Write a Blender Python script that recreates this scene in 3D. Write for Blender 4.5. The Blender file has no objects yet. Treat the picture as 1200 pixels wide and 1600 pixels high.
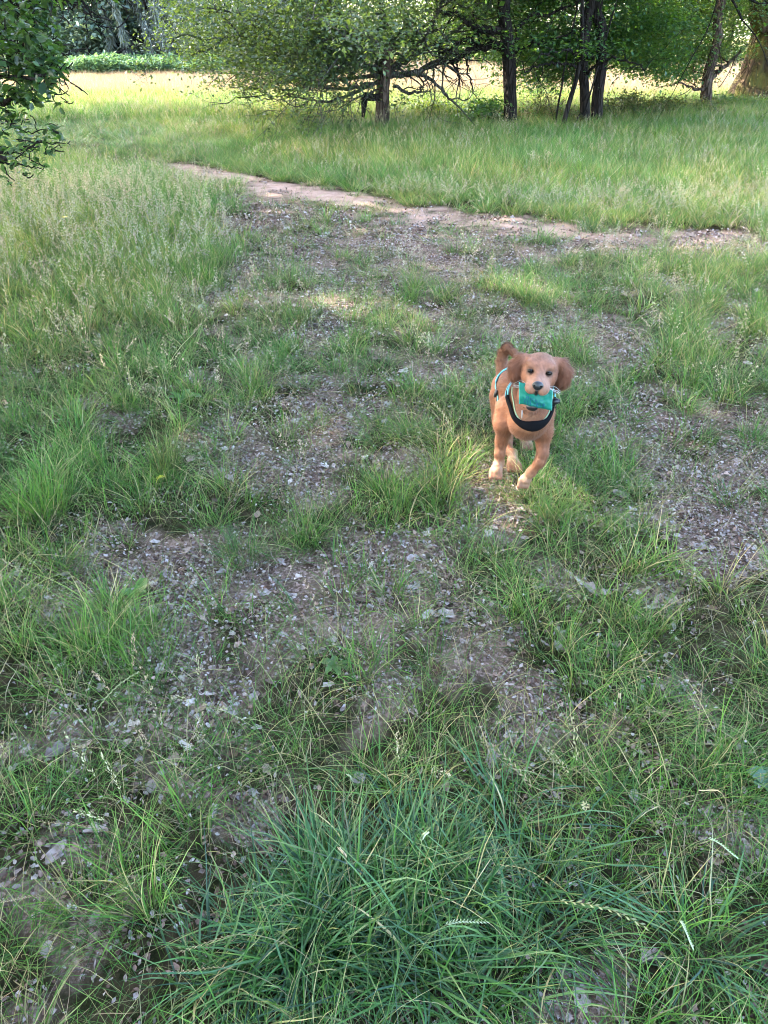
import bpy, math, random
import numpy as np
from mathutils import Vector, Matrix, Euler
random.seed(11); rng = np.random.default_rng(11)
C = bpy.context.scene.collection
scene = bpy.context.scene
R = math.radians

# ------------------------------------------------------------------ camera, sky, sun, exposure
CAM_H = 1.55
PITCH = math.atan2(800 - 55, 1156)
FPX = 1156.0
cam_d = bpy.data.cameras.new('camera'); cam = bpy.data.objects.new('camera', cam_d); C.objects.link(cam)
cam_d.sensor_fit = 'VERTICAL'; cam_d.sensor_height = 36; cam_d.sensor_width = 27; cam_d.lens = 26.0
cam_d.clip_start = 0.02; cam_d.clip_end = 1500
cam.location = (0, 0, CAM_H); cam.rotation_euler = (math.pi / 2 - PITCH, 0, 0)
scene.camera = cam

SUN_AZ, SUN_EL = R(66), R(36)            # azimuth to the left of the view direction
SUN = Vector((-math.sin(SUN_AZ) * math.cos(SUN_EL), math.cos(SUN_AZ) * math.cos(SUN_EL), math.sin(SUN_EL)))
world = bpy.data.worlds.new('World'); scene.world = world; world.use_nodes = True
wn = world.node_tree; wn.nodes.clear()
sky = wn.nodes.new('ShaderNodeTexSky'); sky.sky_type = 'NISHITA'; sky.sun_disc = False
sky.sun_elevation = SUN_EL; sky.sun_rotation = -SUN_AZ
sky.air_density = 1.0; sky.dust_density = 2.2; sky.ozone_density = 1.0
bg = wn.nodes.new('ShaderNodeBackground'); bg.inputs[1].default_value = 0.15
wo = wn.nodes.new('ShaderNodeOutputWorld')
wn.links.new(sky.outputs[0], bg.inputs[0]); wn.links.new(bg.outputs[0], wo.inputs[0])
sl = bpy.data.lights.new('sun', 'SUN'); sl.energy = 2.1; sl.angle = R(0.53); sl.color = (1.0, 0.93, 0.80)
so = bpy.data.objects.new('sun', sl); C.objects.link(so); so.rotation_euler = SUN.to_track_quat('Z', 'Y').to_euler()
so.location = SUN * 60
vs = scene.view_settings; vs.view_transform = 'Standard'; vs.look = 'None'; vs.gamma = 1; vs.use_curve_mapping = False
vs.exposure = 4.0
scene.cycles.max_bounces = 4; scene.cycles.diffuse_bounces = 2; scene.cycles.glossy_bounces = 2
scene.cycles.transmission_bounces = 4; scene.cycles.transparent_max_bounces = 4
scene.cycles.caustics_reflective = False; scene.cycles.caustics_refractive = False
scene.cycles.sample_clamp_indirect = 4; scene.cycles.filter_width = 1.0; scene.cycles.use_denoising = True

# ------------------------------------------------------------------ helpers
def ray(u, v):
    c, s = math.cos(PITCH), math.sin(PITCH)
    dx, dy = (u - 600) / FPX, -(v - 800) / FPX
    return Vector((dx, c + s * dy, -s + c * dy))
def ground_pt(u, v):
    d = ray(u, v); t = CAM_H / -d.z; return Vector((d.x * t, d.y * t, 0))
def at(u, v, Y):
    d = ray(u, v); t = Y / d.y; return Vector((d.x * t, Y, CAM_H + d.z * t))
def proj(x, y, z=0.0):
    c, s = math.cos(PITCH), math.sin(PITCH)
    zz = z - CAM_H; dep = np.maximum(y * c - zz * s, 1e-3)
    return 600 + FPX * x / dep, 800 - FPX * (y * s + zz * c) / dep

def vnoise(x, y, seed=0):
    x = np.asarray(x, float); y = np.asarray(y, float)
    xi = np.floor(x).astype(np.int64); yi = np.floor(y).astype(np.int64); fx = x - xi; fy = y - yi
    def h(a, b):
        n = (a * 374761393 + b * 668265263 + seed * 1442695041) & 0x7fffffff
        n = ((n ^ (n >> 13)) * 1274126177) & 0x7fffffff
        return ((n ^ (n >> 16)) & 0xffff) / 65535.0
    ux = fx * fx * (3 - 2 * fx); uy = fy * fy * (3 - 2 * fy)
    return (h(xi, yi) * (1 - ux) + h(xi + 1, yi) * ux) * (1 - uy) + (h(xi, yi + 1) * (1 - ux) + h(xi + 1, yi + 1) * ux) * uy
def fbm(x, y, s, seed=0, o=4):
    a, t, f, r = 1.0, 0.0, 1.0 / s, 0.0
    for k in range(o):
        r = r + a * vnoise(x * f + 17.3 * k, y * f - 9.1 * k, seed + k); t += a; a *= 0.55; f *= 2.03
    return r / t
def height(x, y):
    x = np.asarray(x, float); y = np.asarray(y, float)
    near = np.clip(1.2 - np.hypot(x, y) / 25.0, 0, 1)
    return (fbm(x, y, 1.3, 3, 3) - 0.5) * 0.05 * near + (fbm(x, y, 0.22, 9, 2) - 0.5) * 0.018 * near
def gz(p): return float(height(p[0], p[1]))

def mk_mesh(name, V, F, col=None, uv=None, smooth=False):
    """V Nx3, F list of arrays (Mx3 and/or Mx4), col Nx3 per vertex"""
    me = bpy.data.meshes.new(name)
    V = np.asarray(V, np.float32); Fs = [np.asarray(f, np.int32) for f in F if len(f)]
    me.vertices.add(len(V)); me.vertices.foreach_set('co', V.ravel())
    loops = np.concatenate([f.ravel() for f in Fs]); n = [np.full(len(f), f.shape[1], np.int32) for f in Fs]
    n = np.concatenate(n); st = np.concatenate([[0], np.cumsum(n)[:-1]]).astype(np.int32)
    me.loops.add(len(loops)); me.loops.foreach_set('vertex_index', loops)
    me.polygons.add(len(n)); me.polygons.foreach_set('loop_start', st)
    try: me.polygons.foreach_set('loop_total', n)
    except Exception: pass
    if smooth: me.polygons.foreach_set('use_smooth', np.ones(len(n), bool))
    if col is not None:
        a = me.color_attributes.new('col', 'FLOAT_COLOR', 'POINT')
        c4 = np.ones((len(V), 4), np.float32); c4[:, :3] = col; a.data.foreach_set('color', c4.ravel())
    me.update(calc_edges=True); me.validate()
    return me
def link(name, me, mat=None, parent=None):
    o = bpy.data.objects.new(name, me); C.objects.link(o)
    if mat: me.materials.append(mat)
    if parent: o.parent = parent
    return o
def empty(name, loc=(0, 0, 0)):
    o = bpy.data.objects.new(name, None); C.objects.link(o); o.location = loc; o.empty_display_size = 0.2; return o
def tag(o, label=None, cat=None, group=None, kind=None):
    if label: o['label'] = label
    if cat: o['category'] = cat
    if group: o['group'] = group
    if kind: o['kind'] = kind
    return o
class MB:
    def __init__(s): s.V = []; s.F3 = []; s.F4 = []; s.c = []; s.n = 0
    def add(s, V, F3=(), F4=(), col=None):
        V = np.asarray(V, float)
        if len(F3): s.F3.append(np.asarray(F3) + s.n)
        if len(F4): s.F4.append(np.asarray(F4) + s.n)
        s.V.append(V); s.n += len(V)
        s.c.append(np.broadcast_to(np.asarray(col if col is not None else (1, 1, 1), float), (len(V), 3)))
    def mesh(s, name, smooth=False):
        F = []
        if s.F3: F.append(np.concatenate(s.F3))
        if s.F4: F.append(np.concatenate(s.F4))
        return mk_mesh(name, np.concatenate(s.V), F, np.concatenate(s.c), smooth=smooth)
def tube(mb, P, rad, sides=6, col=(1, 1, 1), flute=0.0, seed=0, cap=True, flat=None):
    P = np.asarray(P, float); n = len(P); rad = np.broadcast_to(np.asarray(rad, float), (n,))
    T = np.gradient(P, axis=0); T /= np.linalg.norm(T, axis=1)[:, None] + 1e-9
    up = np.array([0, 0, 1.0]) if abs(T[:, 2]).mean() < 0.8 else np.array([0, 1.0, 0])
    A = np.cross(T, up); A /= np.linalg.norm(A, axis=1)[:, None] + 1e-9; B = np.cross(T, A)
    th = np.linspace(0, 2 * math.pi, sides, endpoint=False)
    rr = rad[:, None] * np.ones(sides)[None]
    if flute:
        zz = np.arange(n)[:, None] * 0.9
        rr = rr * (1 + flute * (vnoise(np.cos(th)[None] * 3 + 20 + seed, np.sin(th)[None] * 3 + 20 + zz * 0.25, seed) - 0.5) * 2
                   + 0.5 * flute * (vnoise(th[None] * 3 + 0 * zz, zz, seed + 5) - 0.5))
    fa = 1.0 if flat is None else flat
    V = P[:, None] + rr[..., None] * (np.cos(th)[None, :, None] * A[:, None] + fa * np.sin(th)[None, :, None] * B[:, None])
    V = V.reshape(-1, 3)
    i = np.arange(n - 1)[:, None] * sides; j = np.arange(sides)[None]; k = (j + 1) % sides
    F = np.stack([i + j, i + k, i + sides + k, i + sides + j], -1).reshape(-1, 4)
    F3 = []
    if cap:
        V = np.vstack([V, P[0], P[-1]]); a, b = n * sides, n * sides + 1
        jj = np.arange(sides); kk = (jj + 1) % sides
        F3 = np.vstack([np.stack([kk, jj, 0 * jj + a], -1), np.stack([jj + (n - 1) * sides, kk + (n - 1) * sides, 0 * jj + b], -1)])
    mb.add(V, F3, F, col)
def spline(P, n):
    P = np.asarray(P, float); m = len(P)
    if m < 3: return np.array([P[0] + (P[-1] - P[0]) * t for t in np.linspace(0, 1, n)])
    Q = np.vstack([2 * P[0] - P[1], P, 2 * P[-1] - P[-2]]); out = []
    for t in np.linspace(0, m - 1 - 1e-6, n):
        k = int(t); f = t - k; a, b, c, d = Q[k], Q[k + 1], Q[k + 2], Q[k + 3]
        out.append(0.5 * ((2 * b) + (-a + c) * f + (2 * a - 5 * b + 4 * c - d) * f * f + (-a + 3 * b - 3 * c + d) * f ** 3))
    return np.array(out)

# ------------------------------------------------------------------ materials
def new_mat(name):
    m = bpy.data.materials.new(name); m.use_nodes = True; m.node_tree.nodes.clear(); return m, m.node_tree
def N(t, typ, **kw):
    n = t.nodes.new(typ)
    for k, v in kw.items():
        if k == 'inp':
            for a, b in v.items(): n.inputs[a].default_value = b
        else: setattr(n, k, v)
    return n
def mixc(t, fac, a, b, mode='MIX'):
    n = N(t, 'ShaderNodeMix', data_type='RGBA', blend_type=mode)
    for s, i in ((fac, 0), (a, 6), (b, 7)):
        if hasattr(s, 'links'): t.links.new(s, n.inputs[i])
        elif s is not None: n.inputs[i].default_value = s if i == 0 else (*s, 1) if len(s) == 3 else s
    return n.outputs[2]
def ramp(t, src, stops):
    r = N(t, 'ShaderNodeValToRGB'); e = r.color_ramp.elements
    while len(e) < len(stops): e.new(0.5)
    for k, (p, c) in enumerate(stops): e[k].position = p; e[k].color = (*c, 1) if len(c) == 3 else c
    t.links.new(src, r.inputs[0]); return r.outputs[0]
def leafy_mat(name, trans=0.35, tcol=(1.5, 1.6, 0.6), rough=0.55, patch=None, spec=0.35, rnd=0.25, patch_scale=0.6):
    m, t = new_mat(name); L = t.links
    at_ = N(t, 'ShaderNodeAttribute', attribute_name='col'); col = at_.outputs['Color']
    oi = N(t, 'ShaderNodeObjectInfo')
    mr = N(t, 'ShaderNodeMapRange', inp={3: 1 - rnd, 4: 1 + rnd}); L.new(oi.outputs['Random'], mr.inputs[0])
    hs = N(t, 'ShaderNodeHueSaturation'); L.new(mr.outputs[0], hs.inputs['Value']); L.new(col, hs.inputs['Color'])
    col = hs.outputs[0]
    if patch:
        geo = N(t, 'ShaderNodeNewGeometry'); no = N(t, 'ShaderNodeTexNoise', inp={'Scale': patch_scale, 'Detail': 3.0})
        L.new(geo.outputs['Position'], no.inputs['Vector'])
        f = ramp(t, no.outputs['Fac'], [(0.38, (0, 0, 0)), (0.62, (1, 1, 1))])
        col = mixc(t, f, mixc(t, 1.0, col, patch[0], 'MULTIPLY'), mixc(t, 1.0, col, patch[1], 'MULTIPLY'))
    p = N(t, 'ShaderNodeBsdfPrincipled', inp={'Roughness': rough, 'Specular IOR Level': spec}); L.new(col, p.inputs['Base Color'])
    tr = N(t, 'ShaderNodeBsdfTranslucent'); L.new(mixc(t, 1.0, col, tcol, 'MULTIPLY'), tr.inputs[0])
    mx = N(t, 'ShaderNodeMixShader', inp={0: trans}); L.new(p.outputs[0], mx.inputs[1]); L.new(tr.outputs[0], mx.inputs[2])
    o = N(t, 'ShaderNodeOutputMaterial'); L.new(mx.outputs[0], o.inputs[0]); return m
def bark_mat(name, c1, c2, moss=None, scale=6.0, moss_amt=0.5):
    m, t = new_mat(name); L = t.links
    tc = N(t, 'ShaderNodeNewGeometry'); mp = N(t, 'ShaderNodeMapping', inp={'Scale': (1, 1, 0.22)}); L.new(tc.outputs['Position'], mp.inputs[0])
    n1 = N(t, 'ShaderNodeTexNoise', inp={'Scale': scale, 'Detail': 6.0, 'Roughness': 0.7}); L.new(mp.outputs[0], n1.inputs['Vector'])
    vo = N(t, 'ShaderNodeTexVoronoi', feature='DISTANCE_TO_EDGE', inp={'Scale': scale * 3.2}); L.new(mp.outputs[0], vo.inputs['Vector'])
    crack = ramp(t, vo.outputs['Distance'], [(0.0, (0, 0, 0)), (0.22, (1, 1, 1))])
    base = mixc(t, ramp(t, n1.outputs['Fac'], [(0.35, (0, 0, 0)), (0.65, (1, 1, 1))]), c1, c2)
    base = mixc(t, crack, mixc(t, 1.0, base, (0.45, 0.42, 0.4), 'MULTIPLY'), base)
    if moss:
        n2 = N(t, 'ShaderNodeTexNoise', inp={'Scale': 1.7, 'Detail': 5.0}); L.new(tc.outputs['Position'], n2.inputs['Vector'])
        f = ramp(t, n2.outputs['Fac'], [(moss_amt, (0, 0, 0)), (moss_amt + 0.12, (1, 1, 1))]); base = mixc(t, f, base, moss)
    p = N(t, 'ShaderNodeBsdfPrincipled', inp={'Roughness': 0.9, 'Specular IOR Level': 0.2}); L.new(base, p.inputs['Base Color'])
    b = N(t, 'ShaderNodeBump', inp={'Strength': 0.9, 'Distance': 0.03}); L.new(crack, b.inputs['Height']); L.new(b.outputs[0], p.inputs['Normal'])
    o = N(t, 'ShaderNodeOutputMaterial'); L.new(p.outputs[0], o.inputs[0]); return m
def plain_mat(name, col, rough=0.6, spec=0.4, noise=0.15, scale=60, bump=0.0):
    m, t = new_mat(name); L = t.links
    tc = N(t, 'ShaderNodeTexCoord'); n = N(t, 'ShaderNodeTexNoise', inp={'Scale': scale, 'Detail': 4.0}); L.new(tc.outputs['Object'], n.inputs['Vector'])
    c = mixc(t, n.outputs['Fac'], tuple(x * (1 - noise) for x in col), tuple(min(1, x * (1 + noise)) for x in col))
    p = N(t, 'ShaderNodeBsdfPrincipled', inp={'Roughness': rough, 'Specular IOR Level': spec}); L.new(c, p.inputs['Base Color'])
    if bump:
        b = N(t, 'ShaderNodeBump', inp={'Strength': bump, 'Distance': 0.002}); L.new(n.outputs['Fac'], b.inputs['Height']); L.new(b.outputs[0], p.inputs['Normal'])
    o = N(t, 'ShaderNodeOutputMaterial'); L.new(p.outputs[0], o.inputs[0]); return m

# ------------------------------------------------------------------ what covers the ground where
PATH = np.array([list(ground_pt(u, v))[:2] for u, v in [(60, 205), (150, 228), (290, 264), (420, 292), (520, 310), (620, 328), (760, 348), (900, 362), (1060, 374), (1400, 392)]])
def path_dist(x, y):
    d = np.full(np.shape(x), 1e9)
    for a, b in zip(PATH[:-1], PATH[1:]):
        ab = b - a; t = np.clip(((x - a[0]) * ab[0] + (y - a[1]) * ab[1]) / (ab @ ab), 0, 1)
        d = np.minimum(d, np.hypot(x - a[0] - t * ab[0], y - a[1] - t * ab[1]))
    return d
# bare patches in photograph pixels: centre u, v, half sizes, strength
BARE = [(560, 385, 260, 60, 1.1), (780, 385, 180, 35, 0.9), (640, 455, 170, 45, 0.8), (470, 330, 180, 35, 0.8), (560, 490, 60, 30, .7), (1000, 385, 220, 25, .6),
        (860, 520, 110, 32, 1.0), (960, 560, 90, 60, 0.8), (1110, 500, 90, 45, 0.8), (1060, 600, 60, 40, .3), (800, 740, 90, 45, .8),
        (1080, 760, 90, 60, 0.85), (1150, 860, 90, 70, 1.1), (1040, 930, 60, 30, 0.6), (1060, 1080, 60, 50, 0.8), (900, 660, 40, 60, .7), (1180,720,60,60,.6),
        (500, 640, 45, 60, 0.85), (400, 730, 70, 60, 0.9), (450, 820, 60, 40, .5), (300, 880, 130, 60, 1.2), (270, 960, 60, 50, 0.9),
        (110, 960, 90, 40, 0.8), (60, 1060, 70, 50, 0.9), (500, 990, 110, 35, 0.7), (730, 1040, 60, 40, 0.7), (340, 1140, 150, 60, 1.15), (520, 1180, 60, 50, .6),
        (60, 1180, 100, 70, 1.1), (270, 1230, 80, 60, 1.1), (130, 1320, 90, 70, 1.0), (80, 1440, 120, 80, 1.3), (370, 1280, 60, 40, 0.8), (180, 1390, 60, 40, .8), (500, 1100, 90, 40, .5),
        (900, 1540, 100, 60, 0.8), (1150, 1300, 60, 50, 0.6), (1190, 1100, 40, 40, .5), (850, 900, 60, 30, .5), (620, 870, 60, 30, .5), (40, 1580, 60, 40, .6), (700, 560, 50, 60, .5)]
LUSH = [(650, 1455, 260, 125, 1.2), (430, 1540, 170, 75, .9), (1000, 1420, 150, 80, 0.5), (1130, 1510, 110, 80, .6), (760, 1280, 180, 55, 0.45), (620, 980, 120, 60, 0.25)]
def blobs(u, v, B):
    r = np.zeros(np.shape(u))
    for bu, bv, ru, rv, s in B: r = np.maximum(r, s * np.exp(-((u - bu) / ru) ** 2 - ((v - bv) / rv) ** 2))
    return r
def masks(x, y):
    x = np.asarray(x, float); y = np.asarray(y, float)
    yy = np.maximum(y, 0.3); u, v = proj(x, yy)
    pd = path_dist(x, y); w = 0.30 + 0.9 * (fbm(x, y, 0.7, 31) - 0.5)
    path = np.clip((w - pd) / 0.6 + 0.5 + 1.6 * (fbm(x, y, .16, 37, 3) - .5), 0, 1) * np.clip((u - 200) / 90, 0.15, 1) * np.clip((1150 - u) / 350, 0.35, 1)
    b = blobs(u, v, BARE)
    beyond = (v < np.interp(u, [0, 280, 600, 900, 1200], [215, 262, 322, 352, 372]) - 4)      # far side of the path
    nz = .5 * fbm(x, y, 0.34, 77, 3) + .5 * fbm(x, y, .15, 79, 2); nz2 = fbm(x, y, 0.85, 41, 3)
    bare = b * 0.88 + (nz - 0.5) * 3.3 + (nz2 - 0.5) * 0.9
    left = np.clip((430 - u) / 150, 0, 1) * np.clip((560 - v) / 180, 0, 1) * np.clip((pd - .5) / .8, 0, 1)                     # tall dense grass left
    lush = np.clip(blobs(u, v, LUSH), 0, 1)
    bare = np.clip((bare - 0.12 - 0.36 * left - 0.6 * lush) / 0.42, 0, 1)
    bare = np.where(beyond, np.clip((nz2 - 0.66) * 2, 0, 0.25), bare)
    bare = np.maximum(bare, path)
    far = np.clip((y - 21) / 3, 0, 1)
    return dict(u=u, v=v, path=path, bare=bare, beyond=beyond.astype(float), left=left, lush=lush, far=far, pd=pd)

# ------------------------------------------------------------------ ground sheet
rr = np.concatenate([np.geomspace(0.25, 30, 330), np.geomspace(32, 900, 40)])
aa = np.concatenate([np.linspace(-180, -46, 24)[:-1], np.linspace(-46, 46, 300), np.linspace(46, 180, 24)[1:-1]]) * math.pi / 180
Rr, Aa = np.meshgrid(rr, aa, indexing='ij'); gx = Rr * np.sin(Aa); gy = Rr * np.cos(Aa); gh = height(gx, gy)
nr, na = gx.shape; V = np.stack([gx, gy, gh], -1).reshape(-1, 3)
i = np.arange(nr - 1)[:, None] * na; j = np.arange(na)[None]; k = (j + 1) % na
F = np.stack([i + j, i + k, i + na + k, i + na + j], -1).reshape(-1, 4)[:, ::-1]
V = np.vstack([V, (0, 0, float(height(0, 0)))]); jj = np.arange(na); F3 = np.stack([(jj + 1) % na, jj, 0 * jj + nr * na], -1)[:, ::-1]
mk = masks(V[:, 0], V[:, 1])
gcol = np.stack([mk['bare'], mk['path'], mk['far']], -1)
gm = mk_mesh('ground', V, [F3[:, ::-1], F], gcol, smooth=True)
m, t = new_mat('woodland soil'); L = t.links
at_ = N(t, 'ShaderNodeAttribute', attribute_name='col'); sp = N(t, 'ShaderNodeSeparateColor'); L.new(at_.outputs['Color'], sp.inputs[0])
geo = N(t, 'ShaderNodeNewGeometry'); P = geo.outputs['Position']
def noi(s, d=5.0, ro=0.6):
    n = N(t, 'ShaderNodeTexNoise', inp={'Scale': s, 'Detail': d, 'Roughness': ro}); L.new(P, n.inputs['Vector']); return n.outputs['Fac']
soil = mixc(t, ramp(t, noi(7), [(0.35, (0, 0, 0)), (0.65, (1, 1, 1))]), (0.040, 0.026, 0.016), (0.17, 0.118, 0.085))
soil = mixc(t, ramp(t, noi(75, 5, .75), [(0.48, (0, 0, 0)), (0.66, (1, 1, 1))]), soil, (0.36, 0.25, 0.22))
vo = N(t, 'ShaderNodeTexVoronoi', inp={'Scale': 48.0, 'Randomness': 1.0}); L.new(P, vo.inputs['Vector'])
chip = ramp(t, vo.outputs['Distance'], [(0.18, (1, 1, 1)), (0.30, (0, 0, 0))])
vsep = N(t, 'ShaderNodeSeparateColor'); L.new(vo.outputs['Color'], vsep.inputs[0])
cm = N(t, 'ShaderNodeMath', operation='MULTIPLY'); L.new(chip, cm.inputs[0])
g_ = N(t, 'ShaderNodeMath', operation='GREATER_THAN', inp={1: 0.72}); L.new(vsep.outputs[0], g_.inputs[0]); L.new(g_.outputs[0], cm.inputs[1])
soil = mixc(t, cm.outputs[0], soil, (0.44, 0.36, 0.33))
pathc = mixc(t, ramp(t, noi(9), [(0.3, (0, 0, 0)), (0.7, (1, 1, 1))]), (0.26, 0.165, 0.125), (0.40, 0.275, 0.22))
pathc = mixc(t, ramp(t, noi(70, 3), [(0.55, (0, 0, 0)), (0.7, (1, 1, 1))]), pathc, (0.14, 0.10, 0.085))
moss = mixc(t, ramp(t, noi(20), [(0.4, (0, 0, 0)), (0.6, (1, 1, 1))]), (0.016, 0.018, 0.008), (0.050, 0.038, 0.022))  # ground under grass, darkened to put the shade between blades into the colour
base = mixc(t, sp.outputs[0], moss, soil)
base = mixc(t, sp.outputs[1], base, pathc)
farc = mixc(t, ramp(t, noi(0.5), [(0.4, (0, 0, 0)), (0.6, (1, 1, 1))]), (0.13, 0.14, 0.05), (0.23, 0.18, 0.10))
base = mixc(t, sp.outputs[2], base, farc)
p = N(t, 'ShaderNodeBsdfPrincipled', inp={'Roughness': 1.0, 'Specular IOR Level': 0.0}); L.new(base, p.inputs['Base Color'])
b1 = N(t, 'ShaderNodeBump', inp={'Strength': 0.8, 'Distance': 0.012}); L.new(noi(45, 6, 0.7), b1.inputs['Height']); L.new(b1.outputs[0], p.inputs['Normal'])
o = N(t, 'ShaderNodeOutputMaterial'); L.new(p.outputs[0], o.inputs[0])
tag(link('ground', gm, m), kind='structure')
# the trodden path: a thin sheet 4 mm above the ground where the soil is worn bare
PS = spline(np.column_stack([PATH, np.zeros(len(PATH))]), 340)[:, :2]; PT = np.gradient(PS, axis=0); PT /= np.linalg.norm(PT, axis=1)[:, None]; PN = np.stack([-PT[:, 1], PT[:, 0]], -1)
lat = np.linspace(-.8, .8, 34); px_ = (PS[:, None] + PN[:, None] * lat[None, :, None]); X_, Y_ = px_[..., 0].ravel(), px_[..., 1].ravel(); mp_ = masks(X_, Y_)
V = np.stack([X_, Y_, height(X_, Y_) + .004], -1); i = np.arange(339)[:, None] * 34; j = np.arange(33)[None]; F = np.stack([i + j, i + 34 + j, i + 35 + j, i + 1 + j], -1).reshape(-1, 4)
F = F[mp_['path'][F].mean(1) > .42]; used = np.unique(F); remap = np.full(len(V), -1); remap[used] = np.arange(len(used))
tag(link('path', mk_mesh('path', V[used], [remap[F]], np.stack([mp_['bare'], mp_['path'], mp_['far']], -1)[used], smooth=True), m), kind='structure')
# ------------------------------------------------------------------ trees
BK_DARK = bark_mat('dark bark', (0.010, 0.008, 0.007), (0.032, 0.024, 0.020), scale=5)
BK_BROWN = bark_mat('brown bark', (0.055, 0.036, 0.026), (0.12, 0.085, 0.065), (0.09, 0.10, 0.03), scale=5, moss_amt=0.62)
BK_GREY = bark_mat('grey branch bark', (0.060, 0.056, 0.048), (0.14, 0.13, 0.11), (0.07, 0.09, 0.035), scale=9, moss_amt=0.55)
BK_MOSS = bark_mat('mossy oak bark', (0.045, 0.027, 0.016), (0.10, 0.066, 0.040), (0.085, 0.078, 0.020), scale=2.6, moss_amt=0.44)
LF = leafy_mat('tree leaves', trans=0.42, tcol=(2.4, 2.2, 0.55), rough=0.42, spec=0.5, rnd=0.0)
LF_FAR = leafy_mat('far tree leaves', trans=0.3, tcol=(1.5, 1.6, 0.7), rough=0.6, spec=0.3, rnd=0.0)
LF_NEAR = leafy_mat('near glossy leaves', trans=0.38, tcol=(2.3, 2.4, 0.5), rough=0.36, spec=0.55, rnd=0.22)

# gaps in the canopy: sun spots on the ground (x, y, radius); leaves on the line to the sun are left out
SPOTS = []
for (u, v, r) in [(812, 778, 0.13), (860, 775, 0.09), (745, 770, 0.08), (560, 480, 0.16), (800, 455, 0.18), (700, 690, 0.05), (610, 500, .1), (470, 700, .05)]:
    q = ground_pt(u, v); SPOTS.append((q.x, q.y, 0.05, r))
S_ = np.array(SUN)
def keep_mask(Pn, size):
    k = np.ones(len(Pn), bool)
    for (sx, sy, sz, r) in SPOTS:
        d = Pn - np.array([sx, sy, sz]); t_ = d @ S_
        q = np.linalg.norm(d - t_[:, None] * S_, axis=1)
        k &= ~((q < r + size * 0.5) & (t_ > 0.5))
    return k
def leaf_mesh(name, Pn, size, cols, flat=0.6, aspect=0.62, mat=LF, parent=None, spots=True, droop=0.15, seed=1):
    """one diamond-folded leaf per point"""
    g = np.random.default_rng(seed); Pn = np.asarray(Pn, float)
    size = np.broadcast_to(np.asarray(size, float), (len(Pn),))
    if spots: k = keep_mask(Pn, size); Pn = Pn[k]; size = size[k]
    n = len(Pn); s = size * g.uniform(0.65, 1.25, n)
    a = g.uniform(0, 2 * math.pi, n); el = g.normal(-droop, 0.45, n)
    D = np.stack([np.cos(a) * np.cos(el), np.sin(a) * np.cos(el), np.sin(el)], -1)
    up = np.stack([g.normal(0, 1 - flat, n), g.normal(0, 1 - flat, n), np.ones(n)], -1)
    S = np.cross(D, up); S /= np.linalg.norm(S, axis=1)[:, None] + 1e-6; U = np.cross(S, D)
    s = s[:, None]; w = s * aspect * 0.5
    v0 = Pn; v1 = Pn + D * s * 0.5 + S * w + U * s * 0.12; v2 = Pn + D * s; v3 = Pn + D * s * 0.5 - S * w + U * s * 0.12
    V = np.stack([v0, v1, v2, v3], 1).reshape(-1, 3)
    b = np.arange(n)[:, None] * 4; F = np.concatenate([b + np.array([[0, 1, 2]]), b + np.array([[0, 2, 3]])])
    cols = np.asarray(cols, float); ci = g.integers(0, len(cols), n); cc = cols[ci] * g.uniform(0.75, 1.25, (n, 1))
    return link(name, mk_mesh(name, V, [F], np.repeat(cc, 4, 0)), mat, parent)
def grow(mb, p, d, L, r, lvl, tips, g, wig=0.35, grav=-0.02, kids=4, sides=6, seglen=None, maxlvl=3, kid_L=0.55, droop_tip=0.0):
    n = max(4, int(6 - lvl)); pts = [np.array(p, float)]; d = np.array(d, float); d /= np.linalg.norm(d)
    for q in range(n):
        d = d + g.normal(0, wig, 3) * (0.5 if q == 0 else 1) * 0.6; d[2] += grav - droop_tip * q / n; d /= np.linalg.norm(d)
        pts.append(pts[-1] + d * L / n)
    pts = np.array(pts); m_ = 2 * n + 1; P2 = spline(pts, m_); rad = np.linspace(r, r * 0.35 if lvl < maxlvl else 0.002, m_)
    if r > 0.003: tube(mb, P2, np.maximum(rad, 0.003), max(3, sides - lvl), cap=False)
    if lvl >= maxlvl - 1:
        for q in range(1, m_): tips.append((P2[q], lvl))
    if lvl < maxlvl:
        for q in range(kids):
            t = g.uniform(0.25, 1.0) if q else 1.0; k = min(int(t * (m_ - 1)), m_ - 1); base = P2[k]
            dd = (P2[min(k + 1, m_ - 1)] - P2[max(k - 1, 0)]); dd /= np.linalg.norm(dd) + 1e-9
            dd = dd + g.normal(0, 0.75, 3) * (1.0 if q else 0.4); dd[2] *= 0.7
            grow(mb, base, dd, L * kid_L * g.uniform(0.7, 1.2), max(rad[k] * 0.6, 0.004), lvl + 1, tips, g, wig, grav, kids, sides, None, maxlvl, kid_L, droop_tip)
def upper_crown(g, cx, cy, z0, z1, rx, ry, n, clumps=34):
    """leaf points for the part of a crown above the frame"""
    out = []
    for _ in range(clumps):
        a = g.uniform(0, 2 * math.pi); q = math.sqrt(g.uniform(0.05, 1)); h = g.uniform(0, 1)
        w = math.sqrt(max(0.08, 1 - (2 * h - 0.85) ** 2 * 0.75))
        c = np.array([cx + rx * q * w * math.cos(a), cy + ry * q * w * math.sin(a), z0 + (z1 - z0) * h])
        out.append(c + g.normal(0, 1, (n // clumps, 3)) * np.array([rx * 0.17, ry * 0.17, (z1 - z0) * 0.07]))
    return np.concatenate(out)
GREENS = [(0.055, 0.095, 0.030), (0.065, 0.11, 0.032), (0.040, 0.080, 0.030), (0.085, 0.13, 0.036), (0.060, 0.10, 0.052)]
GREYG = [(0.052, 0.088, 0.045), (0.072, 0.11, 0.062), (0.040, 0.072, 0.036), (0.085, 0.125, 0.05), (0.066, 0.10, 0.064)]
def A(lst, Y, dy=0.0): return [np.array(at(u, v, Y + dy * q)) for q, (u, v) in enumerate(lst)]

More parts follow.
